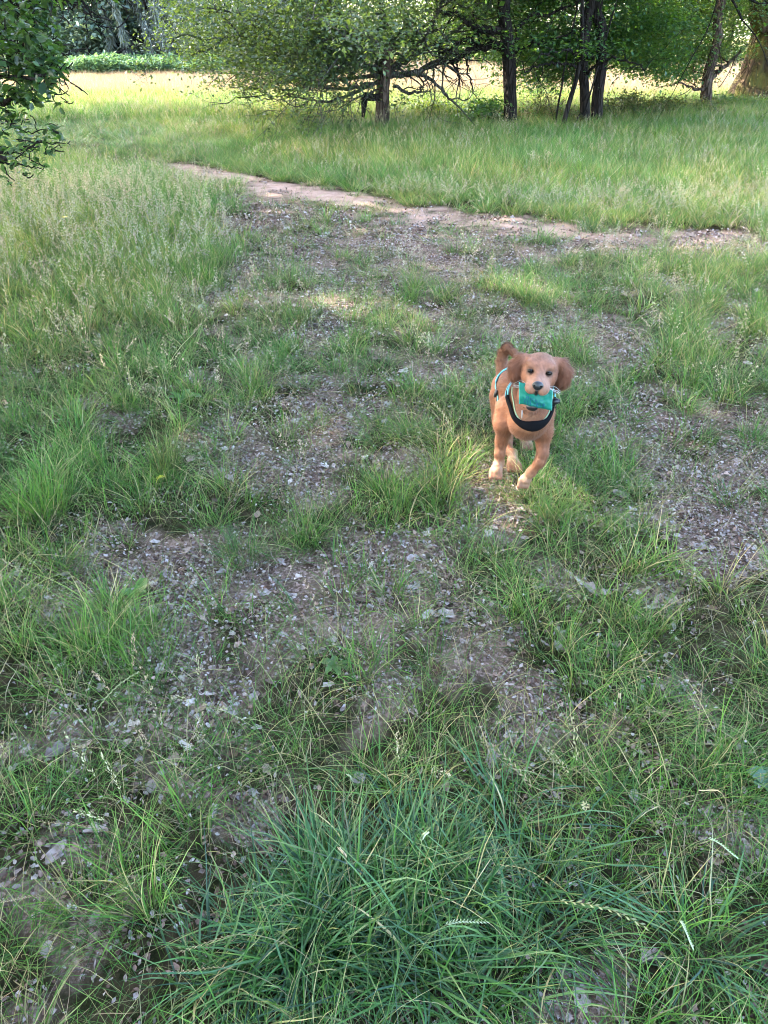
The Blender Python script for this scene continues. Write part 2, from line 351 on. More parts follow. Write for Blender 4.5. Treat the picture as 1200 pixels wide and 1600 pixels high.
# --- the low spreading thorn tree with the short trunk
def tree_spreading():
    g = np.random.default_rng(5); Y = 16.0; root = empty('hawthorn_tree', (0, Y, 0)); root.location = (at(598, 200, Y).x, Y, 0)
    tag(root, 'low spreading grey-green tree on a short brown trunk, branches drooping to the left', 'tree')
    off = np.array(root.location)
    tr = MB(); b = at(598, 200, Y).x
    P = [(b - .02, Y, -.1), (b, Y, 0.25), (b + .01, Y, .7), (b + .05, Y, 1.05), (b + .1, Y, 1.45)]
    tube(tr, spline(P, 16) - off, np.interp(np.linspace(0, 1, 16), [0, .15, .6, 1], [.165, .13, .12, .15]), 18, flute=0.13, seed=3)
    link('trunk', tr.mesh('trunk', True), BK_BROWN, root)
    mb = MB(); tips = []; j = np.array([b + .05, Y, 1.15])
    # limbs read off the photograph: (pixels), radius, y drift per knot
    limbs = [([(604, 118), (650, 112), (680, 98), (700, 92)], .09, .0, .06), ([(606, 112), (640, 90), (700, 60), (740, 20)], .08, .15, .06),
             ([(617, 135), (645, 146), (662, 132), (668, 104)], .045, .0, .03), ([(650, 116), (672, 124), (702, 152), (732, 184)], .055, -.05, .03),
             ([(596, 125), (560, 135), (528, 139), (500, 134), (470, 128)], .05, -.15, .03), ([(594, 140), (570, 148), (545, 160), (512, 176)], .035, -.12, .015),
             ([(592, 120), (555, 98), (520, 108), (478, 118), (440, 106)], .05, -.3, .02), ([(592, 112), (545, 84), (510, 80), (470, 79), (425, 82)], .05, .2, .02),
             ([(588, 130), (540, 150), (500, 158), (460, 150), (405, 150)], .045, -.25, .015), ([(600, 110), (560, 60), (500, 40), (420, 30), (340, 20)], .08, .25, .03),
             ([(600, 112), (540, 90), (470, 62), (390, 55), (320, 62)], .07, -.3, .02), ([(470, 150), (430, 156), (395, 150), (372, 130)], .02, -.05, .008),
             ([(604, 108), (612, 70), (600, 30), (590, -20)], .11, .0, .06), ([(606, 112), (655, 70), (675, 40), (690, 0)], .07, -.3, .04),
             ([(560, 60), (480, 15), (400, -15)], .06, .3, .03), ([(600, 112), (575, 100), (560, 125), (540, 150)], .03, -.5, .01),
             ([(660, 112), (668, 140), (650, 152)], .015, 0, .006), ([(596, 118), (520, 125), (450, 140), (380, 118), (330, 110)], .05, .35, .01)]
    for (px, r, dy, r1) in limbs:
        P = np.array(A(px, Y, dy)); m_ = 22; Q = spline(P, m_); Q += (g.normal(0, 1, Q.shape) * 0.014)
        tube(mb, Q - off, np.linspace(r * .72, r1 * 0.45, m_), 7, cap=False)
        dead = px[0] in ((617, 135), (650, 116))
        for q in range(3, m_, 2 if not dead else 6):
            dd = (Q[q] - Q[q - 1]); dd = dd / np.linalg.norm(dd) + g.normal(0, .8, 3)
            tp = tips if not dead else []
            grow(mb, Q[q] - off, dd, g.uniform(.5, 1.1), r * .3, 1, tp, g, wig=.5, grav=-.03, kids=3, maxlvl=2, sides=4)
    for q in range(11):                                   # limbs behind and in front
        a = g.uniform(0, 2 * math.pi); grow(mb, j - off + (0, 0, .1 + .25 * g.random()), (math.cos(a), math.sin(a) * .9, .35), g.uniform(2.0, 3.6), .034, 0, tips, g, wig=.35, grav=-.04, kids=4, maxlvl=3, kid_L=.5, sides=6)
    link('branches', mb.mesh('branches', True), BK_GREY, root)
    # broken stub on the left of the trunk
    st = MB(); tube(st, spline(A([(594, 152), (580, 152), (571, 150), (569, 165), (567, 183)], Y - .1), 14) - off, np.interp(np.linspace(0, 1, 14), [0, .4, .6, 1], [.05, .06, .065, .025]), 8, flute=.25)
    link('broken_limb', st.mesh('broken_limb', True), BK_DARK, root)
    T = np.array([p for p, l in tips]); idx = g.integers(0, len(T), 36000); Pn = T[idx] + g.normal(0, .10, (len(idx), 3))
    w = Pn + off; u, v = proj(w[:, 0], w[:, 1], w[:, 2])
    low = np.interp(u, [250, 300, 380, 450, 520, 560, 640, 700, 760], [90, 120, 150, 135, 125, 112, 108, 95, 90])
    keep = (v < low + g.normal(0, 9, len(v))) & (w[:, 2] < 3.4)
    keep &= (u < 650) | (v < 25) | (g.random(len(v)) < .25)
    keep |= (g.random(len(v)) < .26) & (w[:, 2] > .2) & (u < 640)
    # dense mass of the crown
    M = []
    for _ in range(120):
        cu = g.uniform(285, 770); cv = g.uniform(-60, np.interp(cu, [285, 380, 450, 560, 640, 770], [95, 110, 95, 98, 95, 60]))
        yy = Y + g.normal(0, 1.6); c = np.array(at(cu, cv, yy)); 
        if cu > 650 and cv > 20: c[1] += 1.2 + abs(g.normal(0, .8))
        M.append(c + g.normal(0, 1, (250, 3)) * (.34, .4, .16))
    M = np.concatenate(M)
    link_leaf = leaf_mesh('leaves', np.concatenate([Pn[keep], M - off]), 0.072, GREYG, mat=LF, parent=root, spots=False, seed=4)
    up = upper_crown(g, 0, 0, 2.9, 7.5, 5.0, 4.2, 9000, 40)
    link_leaf2 = leaf_mesh('upper_leaves', up, 0.17, GREYG, mat=LF, parent=root, spots=False, seed=6)
tree_spreading()

def forest_tree(name, label, stems, Y, crown, bark, cols, nleaf, seed, low=0.9, limbs=(), leaf=0.08, top=11.0, cat='tree', low_fn=None, n_up=7000, rx=4, ry=3.6, thin=0.0):
    """stems: list of (pixel knots, base radius, top radius); crown: (umin, umax, vmin, vmax) pixels of the mass in view"""
    g = np.random.default_rng(seed); u0 = stems[0][0][0][0]; root = empty(name, (at(u0, 190, Y).x, Y, 0)); off = np.array(root.location)
    tag(root, label, cat)
    for (px, r0, r1, dy) in stems:
        tr = MB(); P = [np.array(at(u, v, Y + dy)) for u, v in px]; P[0][2] = -.15; top_p = P[-1] + np.array([g.normal(0, .3), g.normal(0, .3), 2.5]); P.append(top_p)
        m_ = 26; Q = spline(P, m_); rad = np.interp(np.linspace(0, 1, m_), [0, .08, .2, .6, 1], [r0 * 1.25, r0 * 1.05, r0, (r0 + r1) / 2, r1])
        tube(tr, Q - off, rad, 16, flute=.10, seed=seed); link('trunk', tr.mesh('trunk', True), bark, root)
    mb = MB(); tips = []
    for (px, r, dy) in limbs:
        P = np.array(A(px, Y, dy)); Q = spline(P, 20) + g.normal(0, .02, (20, 3)); tube(mb, Q - off, np.linspace(r, r * .35, 20), 7, cap=False)
        for q in range(4, 20, 3): grow(mb, Q[q] - off, g.normal(0, 1, 3) + (0, 0, -.2), g.uniform(.5, 1.2), r * .3, 1, tips, g, wig=.45, grav=-.03, kids=2, maxlvl=2, sides=4)
    x0 = at(u0, 0, Y).x
    for q in range(12):
        a = g.uniform(0, 2 * math.pi); z = g.uniform(2.3, 3.3)
        grow(mb, np.array([0, 0, z]), (math.cos(a), math.sin(a), .28), g.uniform(1.5, 3), .05, 0, tips, g, wig=.3, grav=-.02, kids=3, maxlvl=2, sides=5)
    link('branches', mb.mesh('branches', True), bark, root)
    M = []; (ua, ub, va, vb) = crown
    for _ in range(int(nleaf / 160)):
        cu = g.uniform(ua, ub); lo = low_fn(cu) if low_fn else vb; cv = g.uniform(va, lo); yy = Y + abs(g.normal(0, 1.3)) + .35
        if name == 'oak_tree' and 670 < cu < 830 and 10 < cv: yy += .8
        if name == 'oak_tree' and 670 < cu < 830 and 25 < cv and g.random() < .5: continue
        if cu > 1135 and cv > 15: continue
        M.append(np.array(at(cu, cv, yy)) + g.normal(0, 1, (160, 3)) * (.38, .4, .10))
    M = np.concatenate(M) - off
    if tips: T = np.array([p for p, l in tips]); T = T[g.integers(0, len(T), nleaf // 4)] + g.normal(0, .12, (nleaf // 4, 3)); T = T[T[:, 2] > low + .25 + .25 * g.random(len(T))]; M = np.concatenate([M, T])
    leaf_mesh('leaves', M, leaf, cols, mat=LF, parent=root, spots=False, seed=seed, flat=.75)
    leaf_mesh('upper_leaves', upper_crown(g, 0, 0, 3.0, top, rx, ry, n_up, 40), .2, cols, mat=LF, parent=root, spots=False, seed=seed + 1)
lowA = lambda u: np.interp(u, [700, 760, 800, 850, 900, 950, 1000, 1060, 1110, 1150, 1200], [70, 105, 118, 138, 108, 95, 112, 135, 95, 88, 60])
GRN2 = [(0.045, 0.105, 0.033), (0.058, 0.12, 0.036), (0.036, 0.082, 0.032), (0.07, 0.14, 0.04), (0.045, 0.10, 0.05)]
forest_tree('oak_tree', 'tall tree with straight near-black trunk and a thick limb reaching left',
    [([(798, 205), (797, 150), (795, 90), (790, 40), (788, -10)], .122, .11, 0)], 16.2, (690, 880, -60, 100), BK_DARK, GRN2, 16000, 21, limbs=[
    ([(792, 72), (765, 72), (735, 78), (712, 94), (690, 97)], .085, 0), ([(790, 50), (760, 45), (740, 44), (715, 28), (690, 14)], .08, -.1), ([(745, 72), (728, 62), (705, 76), (688, 82)], .05, -.1),
    ([(733, 80), (731, 105), (738, 135), (745, 155)], .022, 0), ([(712, 92), (716, 112), (722, 132)], .02, 0), ([(800, 66), (808, 58), (812, 40), (830, 25), (870, 18), (905, 2)], .05, .1), ([(800, 84), (830, 70), (860, 62), (900, 50)], .03, -.3)], low_fn=lowA, top=12)
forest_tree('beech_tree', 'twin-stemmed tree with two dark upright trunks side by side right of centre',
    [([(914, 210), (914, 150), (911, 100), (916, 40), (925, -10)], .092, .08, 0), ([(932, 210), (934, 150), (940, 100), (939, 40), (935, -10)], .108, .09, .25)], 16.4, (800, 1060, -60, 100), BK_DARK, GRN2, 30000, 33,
    limbs=[([(916, 120), (930, 105), (955, 92), (985, 96), (1010, 108)], .03, -.3), ([(914, 110), (880, 98), (850, 100), (820, 112)], .03, -.35), ([(930, 90), (900, 80), (865, 80), (840, 90)], .03, -.6)], low_fn=lowA, top=12)
forest_tree('sapling_tree', 'slim dark sapling stem leaning right against the twin dark trunks',
    [([(875, 208), (888, 165), (900, 125), (906, 95), (910, 60)], .045, .03, -.2), ([(866, 205), (872, 165), (880, 125), (884, 95)], .02, .012, .1), ([(890, 205), (905, 180), (918, 160)], .02, .015, .1)], 16.0, (850, 930, 20, 120), BK_DARK, GRN2, 2500, 35, n_up=600, top=5, rx=1.2, ry=1.2)
forest_tree('maple_tree', 'slender grey-brown tree with bent trunk beside the large mossy trunk',
    [([(1101, 190), (1104, 155), (1106, 120), (1113, 92), (1122, 60), (1128, 0)], .12, .08, 0)], 19.0, (960, 1150, -60, 95), BK_BROWN, GREENS, 30000, 44,
    limbs=[([(1110, 122), (1122, 112), (1140, 98), (1160, 78)], .06, .0), ([(1106, 132), (1090, 140), (1060, 128)], .04, -.2)], low_fn=lowA, top=11, rx=4.5)
# --- big mossy oak at the right edge
def big_oak():
    g = np.random.default_rng(8); Y = 21.5; root = empty('ancient_oak_tree', (at(1178, 175, Y).x, Y, 0)); off = np.array(root.location)
    tag(root, 'massive old oak with a thick mossy golden-brown trunk at the right edge', 'tree')
    tr = MB(); n = 40; zs = np.linspace(-.2, 5.0, n); P = np.stack([np.interp(zs, [0, 2.2, 5], [0, .18, .35]), 0 * zs, zs], -1)
    tube(tr, P, np.interp(zs, [-.2, 0, .25, .7, 1.4, 2.0, 2.6, 5], [1.0, .88, .76, .64, .56, .56, .60, .5]), 48, flute=.16, seed=12)
    link('trunk', tr.mesh('trunk', True), BK_MOSS, root)
    mb = MB(); tips = []
    tube(mb, spline([(-.35, -.2, 1.7), (-.62, -.35, 1.95), (-.75, -.4, 2.35), (-1.1, -.5, 3.2)], 14), np.linspace(.2, .12, 14), 12, flute=.15)
    tube(mb, spline([(.35, -.35, 1.0), (.7, -.5, 1.15), (1.3, -.6, 1.5), (2.2, -.7, 2.3)], 14), np.linspace(.24, .14, 14), 12, flute=.15)
    tube(mb, spline([(.3, -.2, 2.3), (1.2, -.5, 2.9), (2.6, -.8, 4)], 14), np.linspace(.3, .18, 14), 12, flute=.15)
    for q in range(14):
        a = g.uniform(0, 6.28); grow(mb, (0, 0, 2.8 + g.random()), (math.cos(a), math.sin(a), .1), g.uniform(2, 4), .12, 0, tips, g, grav=-.05, kids=3, maxlvl=2)
    link('branches', mb.mesh('branches', True), BK_MOSS, root)
    M = [np.array(at(g.uniform(1050, 1260), g.uniform(-50, 12) if g.random() < .8 else g.uniform(0, 40), Y + g.normal(.4, .8))) - off + g.normal(0, 1, (160, 3)) * (.3, .4, .12) for _ in range(70)]
    leaf_mesh('leaves', np.concatenate(M), .09, [(0.05, .10, .05), (.04, .085, .035), (.07, .12, .05)], mat=LF, parent=root, spots=False, seed=9)
    leaf_mesh('upper_leaves', upper_crown(g, 0, 0, 4.4, 13, 5.5, 4, 8000, 40), .22, GREENS, mat=LF, parent=root, spots=False, seed=10)
    rt = MB(); tube(rt, spline([(.5, -.7, .35), (.8, -1.0, .22), (1.2, -1.5, .0)], 10), np.linspace(.3, .15, 10), 12, flute=.2)
    link('root', rt.mesh('root', True), BK_MOSS, root)
big_oak()

# --- undergrowth below the row
def bush(name, label, cat, u, vtop, Y, w, n, leaf, cols, seed, group=None, depth=0.7, twigs=14, mat=LF):
    g = np.random.default_rng(seed); h = max(.25, at(u, vtop, Y).z); root = empty(name, (at(u, vtop, Y).x, Y, 0)); tag(root, label, cat, group)
    mb = MB(); tips = []
    for q in range(twigs):
        a = g.uniform(0, 6.28); grow(mb, (g.normal(0, w * .12), g.normal(0, .1), 0), (math.cos(a) * w * .8 / h, math.sin(a) * .5, 1), h * g.uniform(.6, 1.05), .012, 1, tips, g, wig=.3, kids=3, maxlvl=2, sides=4)
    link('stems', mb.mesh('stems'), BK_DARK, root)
    M = []
    for q in range(max(3, n // 90)):
        cx = g.uniform(-1, 1); hh = h * math.sqrt(max(.1, 1 - cx * cx)) * g.uniform(.2, .92)
        M.append(np.array([cx * w, g.normal(0, depth * .5), hh]) + g.normal(0, 1, (90, 3)) * (.13, .16, .08))
    M = np.concatenate(M); M = M[M[:, 2] > .02]
    leaf_mesh('leaves', M, leaf, cols, mat=mat, parent=root, spots=False, seed=seed)
YG = [(0.10, 0.15, 0.03), (0.13, 0.17, 0.035), (0.07, 0.12, 0.03)]
OLV = [(0.05, 0.07, 0.03), (0.07, 0.085, 0.035), (0.10, 0.09, 0.05), (0.04, 0.055, 0.025)]
bush('bramble_bush', 'sunlit yellow-green bramble low behind the drooping dead branch', 'bush', 670, 160, 17.6, .85, 2600, .07, YG, 61)
bush('bramble_bush', 'small yellow-green bramble left of the short brown trunk', 'bush', 480, 172, 17.4, .8, 1800, .06, YG, 62)
bush('holly_bush', 'dark leafy bush just left of the near-black trunk', 'bush', 765, 152, 16.6, .42, 1500, .09, GRN2, 63)
bush('broom_bush', 'spiky grey-green shrub between the near-black trunk and the leaning sapling', 'bush', 853, 146, 17.6, .4, 1600, .045, [(0.06, .07, .05), (.08, .085, .06)], 64)
bush('bramble_bush', 'low brownish scrub between the near-black trunk and the twin trunks', 'bush', 845, 172, 17.2, .95, 3000, .05, [(0.10, .07, .045), (.12, .085, .05), (.06, .07, .03)], 65)
bush('bramble_bush', 'olive bramble thicket right of the twin trunks', 'bush', 990, 148, 17.8, .9, 4200, .06, OLV, 66)
bush('bramble_bush', 'wide olive bramble thicket left of the bent slender tree', 'bush', 1060, 150, 18.2, .95, 4200, .06, OLV, 67)
bush('bramble_bush', 'shaded green bramble between the bent slender tree and the mossy trunk', 'bush', 1138, 152, 19.6, .8, 3600, .06, GREENS, 68)
bush('bramble_bush', 'small bright bramble at the foot of the mossy trunk', 'bush', 1195, 162, 20.0, .5, 1400, .06, YG, 69)

# --- far trees across the field
FARG = [(0.055, 0.085, 0.06), (0.07, 0.105, 0.065), (0.04, 0.065, 0.05), (0.085, 0.12, 0.075)]
def far_tree(name, label, u, Y, w, h, cols, seed, hang=False, n=7000, leaf=.21, base=0.2):
    g = np.random.default_rng(seed); x = at(u, 100, Y).x; root = empty(name, (x, Y, 0)); tag(root, label, 'tree', 'far trees along the edge of the field')
    tr = MB(); tube(tr, spline([(0, 0, -.2), (.1, 0, 1.5), (-.1, 0, h * .6)], 10), np.linspace(.22, .08, 10), 8); tips = []
    for q in range(10):
        a = g.uniform(0, 6.28); grow(tr, (0, 0, g.uniform(.5, h * .45)), (math.cos(a), math.sin(a), .3), w * .8, .07, 1, tips, g, kids=3, maxlvl=2, sides=5)
    link('trunk', tr.mesh('trunk', True), BK_DARK, root); M = []
    cl = 70 if not hang else 150
    for q in range(cl):
        a = g.uniform(0, 6.28); rr_ = math.sqrt(g.random()); z = base + (h - base) * g.random() ** 1.3
        ww = w * (.75 + .3 * math.sin(z * 1.7 + seed)) * math.sqrt(max(.05, 1 - (z / h) ** 3)); c = np.array([ww * rr_ * math.cos(a), ww * .6 * rr_ * math.sin(a), z])
        if hang:
            m_ = n // cl; tt = g.random(m_) ** .8; M.append(c + np.stack([g.normal(0, .05, m_) + .25 * tt, g.normal(0, .06, m_), -1.5 * tt + .4], -1))
        else: M.append(c + g.normal(0, 1, (n // cl, 3)) * (.38, .38, .26))
    M = np.concatenate(M); M = M[M[:, 2] > .05]
    leaf_mesh('leaves', M, leaf, cols, mat=LF_FAR, parent=root, spots=False, flat=.45 if not hang else 0, droop=.15 if not hang else 1.3, aspect=.6 if not hang else .14, seed=seed)
BL = [(0.11, 0.165, 0.13), (0.14, 0.19, 0.15), (0.085, 0.13, 0.105), (0.18, 0.23, 0.17)]  # pale bluish leaf tones carry the fading of distance haze
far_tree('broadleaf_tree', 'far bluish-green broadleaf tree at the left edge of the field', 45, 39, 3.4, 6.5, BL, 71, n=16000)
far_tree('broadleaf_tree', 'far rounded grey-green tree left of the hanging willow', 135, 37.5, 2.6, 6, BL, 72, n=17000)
far_tree('willow_tree', 'far grey willow with hanging strands', 240, 37.5, 2.7, 6.5, [(0.20, .22, .20), (.25, .265, .235), (.15, .17, .155)], 73, hang=True, n=24000, leaf=.34)  # greyed leaf tones stand in for thin haze
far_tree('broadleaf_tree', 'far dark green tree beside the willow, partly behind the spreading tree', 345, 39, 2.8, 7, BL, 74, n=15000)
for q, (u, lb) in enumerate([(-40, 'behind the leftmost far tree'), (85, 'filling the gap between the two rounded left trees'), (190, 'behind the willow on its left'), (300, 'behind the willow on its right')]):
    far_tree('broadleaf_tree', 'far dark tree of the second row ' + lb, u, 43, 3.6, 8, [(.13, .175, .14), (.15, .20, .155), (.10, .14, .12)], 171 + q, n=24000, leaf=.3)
labs = ['behind the left crown of the spreading tree', 'behind the middle of the spreading tree', 'behind the short brown trunk', 'behind the limb of the near-black trunk', 'behind the near-black trunk', 'behind the twin trunks',
        'behind the bramble thickets', 'behind the bent slender tree', 'behind the mossy trunk']
for q, lb in enumerate(labs):
    far_tree('broadleaf_tree', 'far sunlit green tree seen through gaps ' + lb, 430 + q * 100, 46 + (q * 7 % 5) * 2.2, 3.9, 7 + q % 3, [(0.09, .13, .04), (.12, .16, .05), (.07, .11, .035)], 80 + q, n=9500, leaf=.22)
# bracken bank along the far edge
g = np.random.default_rng(90); n = 15000; u = g.uniform(60, 345, n); Y = g.uniform(33, 35, n); x = np.array([at(a, 100, b).x for a, b in zip(u, Y)])
z = g.random(n) ** .6 * (0.55 + .45 * vnoise(x * 1.3, Y, 4)); Pn = np.stack([x, Y, z], -1)
br = leaf_mesh('bracken', Pn, .2, [(0.10, .17, .10), (.13, .21, .12), (.07, .13, .08)], mat=LF_FAR, spots=False, flat=.7, aspect=.3, seed=91)
tag(br, 'bank of pale green bracken along the far edge of the field', 'bracken', kind='stuff')

# --- trees to the left: the near one reaches into the picture, the others stand outside it and shade the meadow
leaf1 = MB()
pts = [(0, 0, 0), (.22, .20, .05), (.30, .42, .03), (.24, .55, .06), (.27, .75, .02), (.12, .92, .02), (0, 1, -.04), (-.12, .92, .02), (-.27, .75, .02), (-.24, .55, .06), (-.30, .42, .03), (-.22, .2, .05)]
V = np.array(pts + [(0, .3, 0), (0, .7, 0)]) * .062
F = [(0, 1, 12), (1, 2, 12), (2, 3, 13), (2, 13, 12), (3, 4, 13), (4, 5, 13), (5, 6, 13), (6, 7, 13), (7, 8, 13), (8, 9, 13), (9, 10, 13), (10, 12, 13), (10, 11, 12), (11, 0, 12)]
leaf1.add(V, F, (), (0.030, 0.062, 0.026)); leaf_me = [leaf1.mesh('leaf')]
for c in [(0.024, .052, .028), (0.045, .08, .026), (.021, .045, .020)]:
    l2 = MB(); l2.add(V * np.array([1, 1, 1 + len(leaf_me) * .6]), F, (), c); leaf_me.append(l2.mesh('leaf'))
for m_ in leaf_me: m_.materials.append(LF_NEAR)
def near_tree():
    g = np.random.default_rng(14); root = empty('lime_tree', (-4.9, 5.6, 0)); off = np.array(root.location)
    tag(root, 'near tree whose dark leafy branches hang into the upper left corner', 'tree')
    tr = MB(); tube(tr, spline([(0, 0, -.2), (.05, 0, 1), (-.05, .05, 3), (0, 0, 6)], 20), np.linspace(.24, .1, 20), 14, flute=.1); link('trunk', tr.mesh('trunk', True), BK_BROWN, root)
    mb = MB(); tips = []; Y = 5.0
    br = [([(-160, 20), (-60, 30), (0, 96), (20, 88), (45, 60)], .022), ([(-150, 90), (-60, 150), (0, 162), (30, 150), (50, 140), (88, 128)], .016), ([(-150, 180), (-60, 232), (0, 240), (30, 236), (60, 222), (92, 224)], .013),
          ([(-60, 232), (0, 252), (40, 258), (72, 262)], .008), ([(-150, 170), (-40, 190), (0, 188), (40, 205), (80, 200)], .008), ([(-150, -60), (-40, -20), (30, 8), (70, 15)], .018), ([(-100, -100), (40, -60), (100, -25), (145, 25)], .016),
          ([(0, -60), (90, -30), (160, 2)], .01), ([(-60, 30), (0, 60), (50, 62), (84, 90)], .012), ([(0, 120), (40, 112), (75, 100), (95, 106)], .008)]
    for q, (px, r) in enumerate(br):
        yy = Y - .7 + (q % 3) * .35; P = np.array(A(px, yy)); P = np.vstack([off + np.array([0, 0, max(1.2, min(4, P[0][2]))]), P]); Q = spline(P, 34); Q += g.normal(0, .006, Q.shape)
        tube(mb, Q - off, np.linspace(r * 1.4, r * .25, 34), 6, cap=False)
        for k in range(12, 34, 1 if q not in (2, 3, 4) else 2):
            grow(mb, Q[k] - off, (Q[k] - Q[k - 1]) / np.linalg.norm(Q[k] - Q[k - 1]) + g.normal(0, .6, 3), g.uniform(.05, .15), .003, 1, tips, g, wig=.4, kids=2, maxlvl=2, sides=4)
    for q in range(16):
        a = g.uniform(0, 6.28); grow(mb, (0, 0, 2.5 + 3 * g.random()), (math.cos(a), math.sin(a), .4), g.uniform(1.5, 3.5), .05, 0, [], g, kids=3, maxlvl=2)
    link('branches', mb.mesh('branches', True), BK_DARK, root)
    T = np.array([p for p, l in tips]); T = T[g.permutation(len(T))]; w = T + off; u, v = proj(w[:, 0], w[:, 1], w[:, 2])
    inv = (u > -40) & (u < 92) & (v > -30) & (v < 275)
    T1 = T[inv]; v1 = v[inv]
    n1 = T1[(v1 < 170) | (np.arange(len(T1)) % 4 == 0)]
    n1 = n1[:300]
    for q, p_ in enumerate(n1):
        o = bpy.data.objects.new('leaf', leaf_me[q % 4]); C.objects.link(o); o.parent = root; o.location = p_ + g.normal(0, .012, 3)
        o.rotation_euler = (g.normal(-.6, .6), g.normal(0, .5), g.uniform(0, 6.28)); s = g.uniform(.5, 1.1); o.scale = (s, s, s)
    rest = T[(~inv) & ((u < 0) | (v < -5))][:1600]; more = np.array(T1)[g.integers(0, len(T1), 1700)] + g.normal(0, .035, (1700, 3))
    wv = proj(more[:, 0] + off[0], more[:, 1] + off[1], more[:, 2])[1]; wu_ = proj(more[:, 0] + off[0], more[:, 1] + off[1], more[:, 2])[0]; more = more[wu_ < 98]; wv = wv[wu_ < 98]; more = more[(wv < 165) | (g.random(len(wv)) < .5)]
    o = leaf_mesh('small_leaves', np.concatenate([rest, more]), .05, [(0.035, .075, .03), (.045, .09, .03)], mat=LF_NEAR, parent=root, spots=False, seed=15)
    up = upper_crown(g, 0, -.3, 2.6, 9.5, 4.6, 4.6, 15000, 60); w = up + off; u, v = proj(w[:, 0], w[:, 1], w[:, 2]); up = up[(v < -40) | (u < -60)]
    # spots are tested in world space
    up = up[keep_mask(up + off, .2)]
    leaf_mesh('upper_leaves', up, .2, GREENS, mat=LF, parent=root, spots=False, seed=16)
near_tree()
def side_tree(name, label, x, y, h, rx, ry, seed, n=9000, z0=3.0):
    g = np.random.default_rng(seed); root = empty(name, (x, y, 0)); tag(root, label, 'tree', 'tall trees left of the frame'); off = np.array([x, y, 0])
    tr = MB(); tube(tr, spline([(0, 0, -.2), (.1, 0, 2), (-.1, .1, h * .7)], 20), np.linspace(.35, .1, 20), 14, flute=.12); tips = []
    for q in range(14):
        a = g.uniform(0, 6.28); grow(tr, (0, 0, g.uniform(z0 + .5, h * .7)), (math.cos(a), math.sin(a), .5), rx * .8, .08, 0, tips, g, kids=3, maxlvl=2)
    link('trunk', tr.mesh('trunk', True), BK_BROWN, root)
    up = upper_crown(g, 0, 0, z0, h, rx, ry, n, 60); up = up[keep_mask(up + off, .3)]
    leaf_mesh('leaves', up, .3, GREENS, mat=LF, parent=root, spots=False, seed=seed)
side_tree('woodland_tree', 'tall tree left of the frame behind the near leafy one', -11.0, 11.5, 13, 5.0, 4.6, 101)
side_tree('woodland_tree', 'tall tree left of the frame beside the bend of the path', -12.5, 18.0, 14, 5.2, 4.4, 102)
side_tree('woodland_tree', 'tall tree left of the frame level with the viewer', -9.5, 4.0, 12, 4.8, 4.4, 103)
side_tree('woodland_tree', 'broad tree behind the viewer on the left', -3.5, -3.0, 11, 4.5, 4.0, 104, z0=3.5)
# ------------------------------------------------------------------ grass templates
def blades(g, n, rad, Lr, w, lean, bend, cols, seg=5, dry=0.0, drycol=((0.30, .24, .13), (0.36, .29, .18)), base_z=-0.01, twist=0.6):
    """n curved ribbons; returns V, F4, col"""
    a = g.uniform(0, 2 * math.pi, n); r0 = rad * np.sqrt(g.random(n)); bx, by = r0 * np.cos(a), r0 * np.sin(a)
    az = a + g.normal(0, .9, n); Ln = g.uniform(Lr[0], Lr[1], n) * g.uniform(.75, 1, n)
    th0 = np.abs(g.normal(lean, lean * .6, n)) * (0.4 + 0.8 * r0 / rad); bd = np.abs(g.normal(bend, bend * .5, n))
    t = np.linspace(0, 1, seg + 1); P = np.zeros((n, seg + 1, 3)); P[:, 0] = np.stack([bx, by, np.full(n, base_z)], -1)
    az2 = np.repeat(az[:, None], seg + 1, 1) + np.cumsum(g.normal(0, .12, (n, seg + 1)), 1)
    for k in range(1, seg + 1):
        th = np.minimum(th0 + bd * t[k] ** 1.4, 2.6); d = np.stack([np.sin(th) * np.cos(az2[:, k]), np.sin(th) * np.sin(az2[:, k]), np.cos(th)], -1)
        P[:, k] = P[:, k - 1] + d * (Ln / seg)[:, None]
    P[:, 1:, 2] = np.maximum(P[:, 1:, 2], 0.006)
    sa = az + math.pi / 2 + g.normal(0, twist, n); S = np.stack([np.cos(sa), np.sin(sa), g.normal(0, .25, n)], -1)
    ww = w * g.uniform(.6, 1.3, n)[:, None] * (np.interp(t, [0, .15, .6, .9, 1], [.6, 1, .85, .35, .06]))[None] * 0.5
    V = np.stack([P - S[:, None] * ww[..., None], P + S[:, None] * ww[..., None]], 2).reshape(-1, 3)
    b = np.arange(n)[:, None] * (seg + 1) * 2 + np.arange(seg)[None] * 2; F = np.stack([b, b + 1, b + 3, b + 2], -1).reshape(-1, 4)
    cols = np.asarray(cols, float); cc = cols[g.integers(0, len(cols), n)] * g.uniform(.8, 1.2, (n, 1))
    isd = g.random(n) < dry; dc = np.asarray(drycol)[g.integers(0, len(drycol), n)]; cc[isd] = dc[isd]
    c = cc[:, None, :] * np.ones((1, seg + 1, 1)); tipd = (g.random(n) < .35)[:, None] * np.clip((t - .75) / .25, 0, 1)[None]
    c = c * (1 - .7 * tipd[..., None]) + np.array([.30, .26, .12]) * .7 * tipd[..., None]
    bs = np.clip(1 - t / .16, 0, 1)[None, :, None]; bs = np.clip(1 - t / .38, 0, 1)[None, :, None]; c = c * (1 - .75 * bs) + np.array([.045, .036, .016]) * .75 * bs  # brown sheath feet, darkened further for the shade low between blades
    return V, F, np.repeat(c, 2, 1).reshape(-1, 3), P
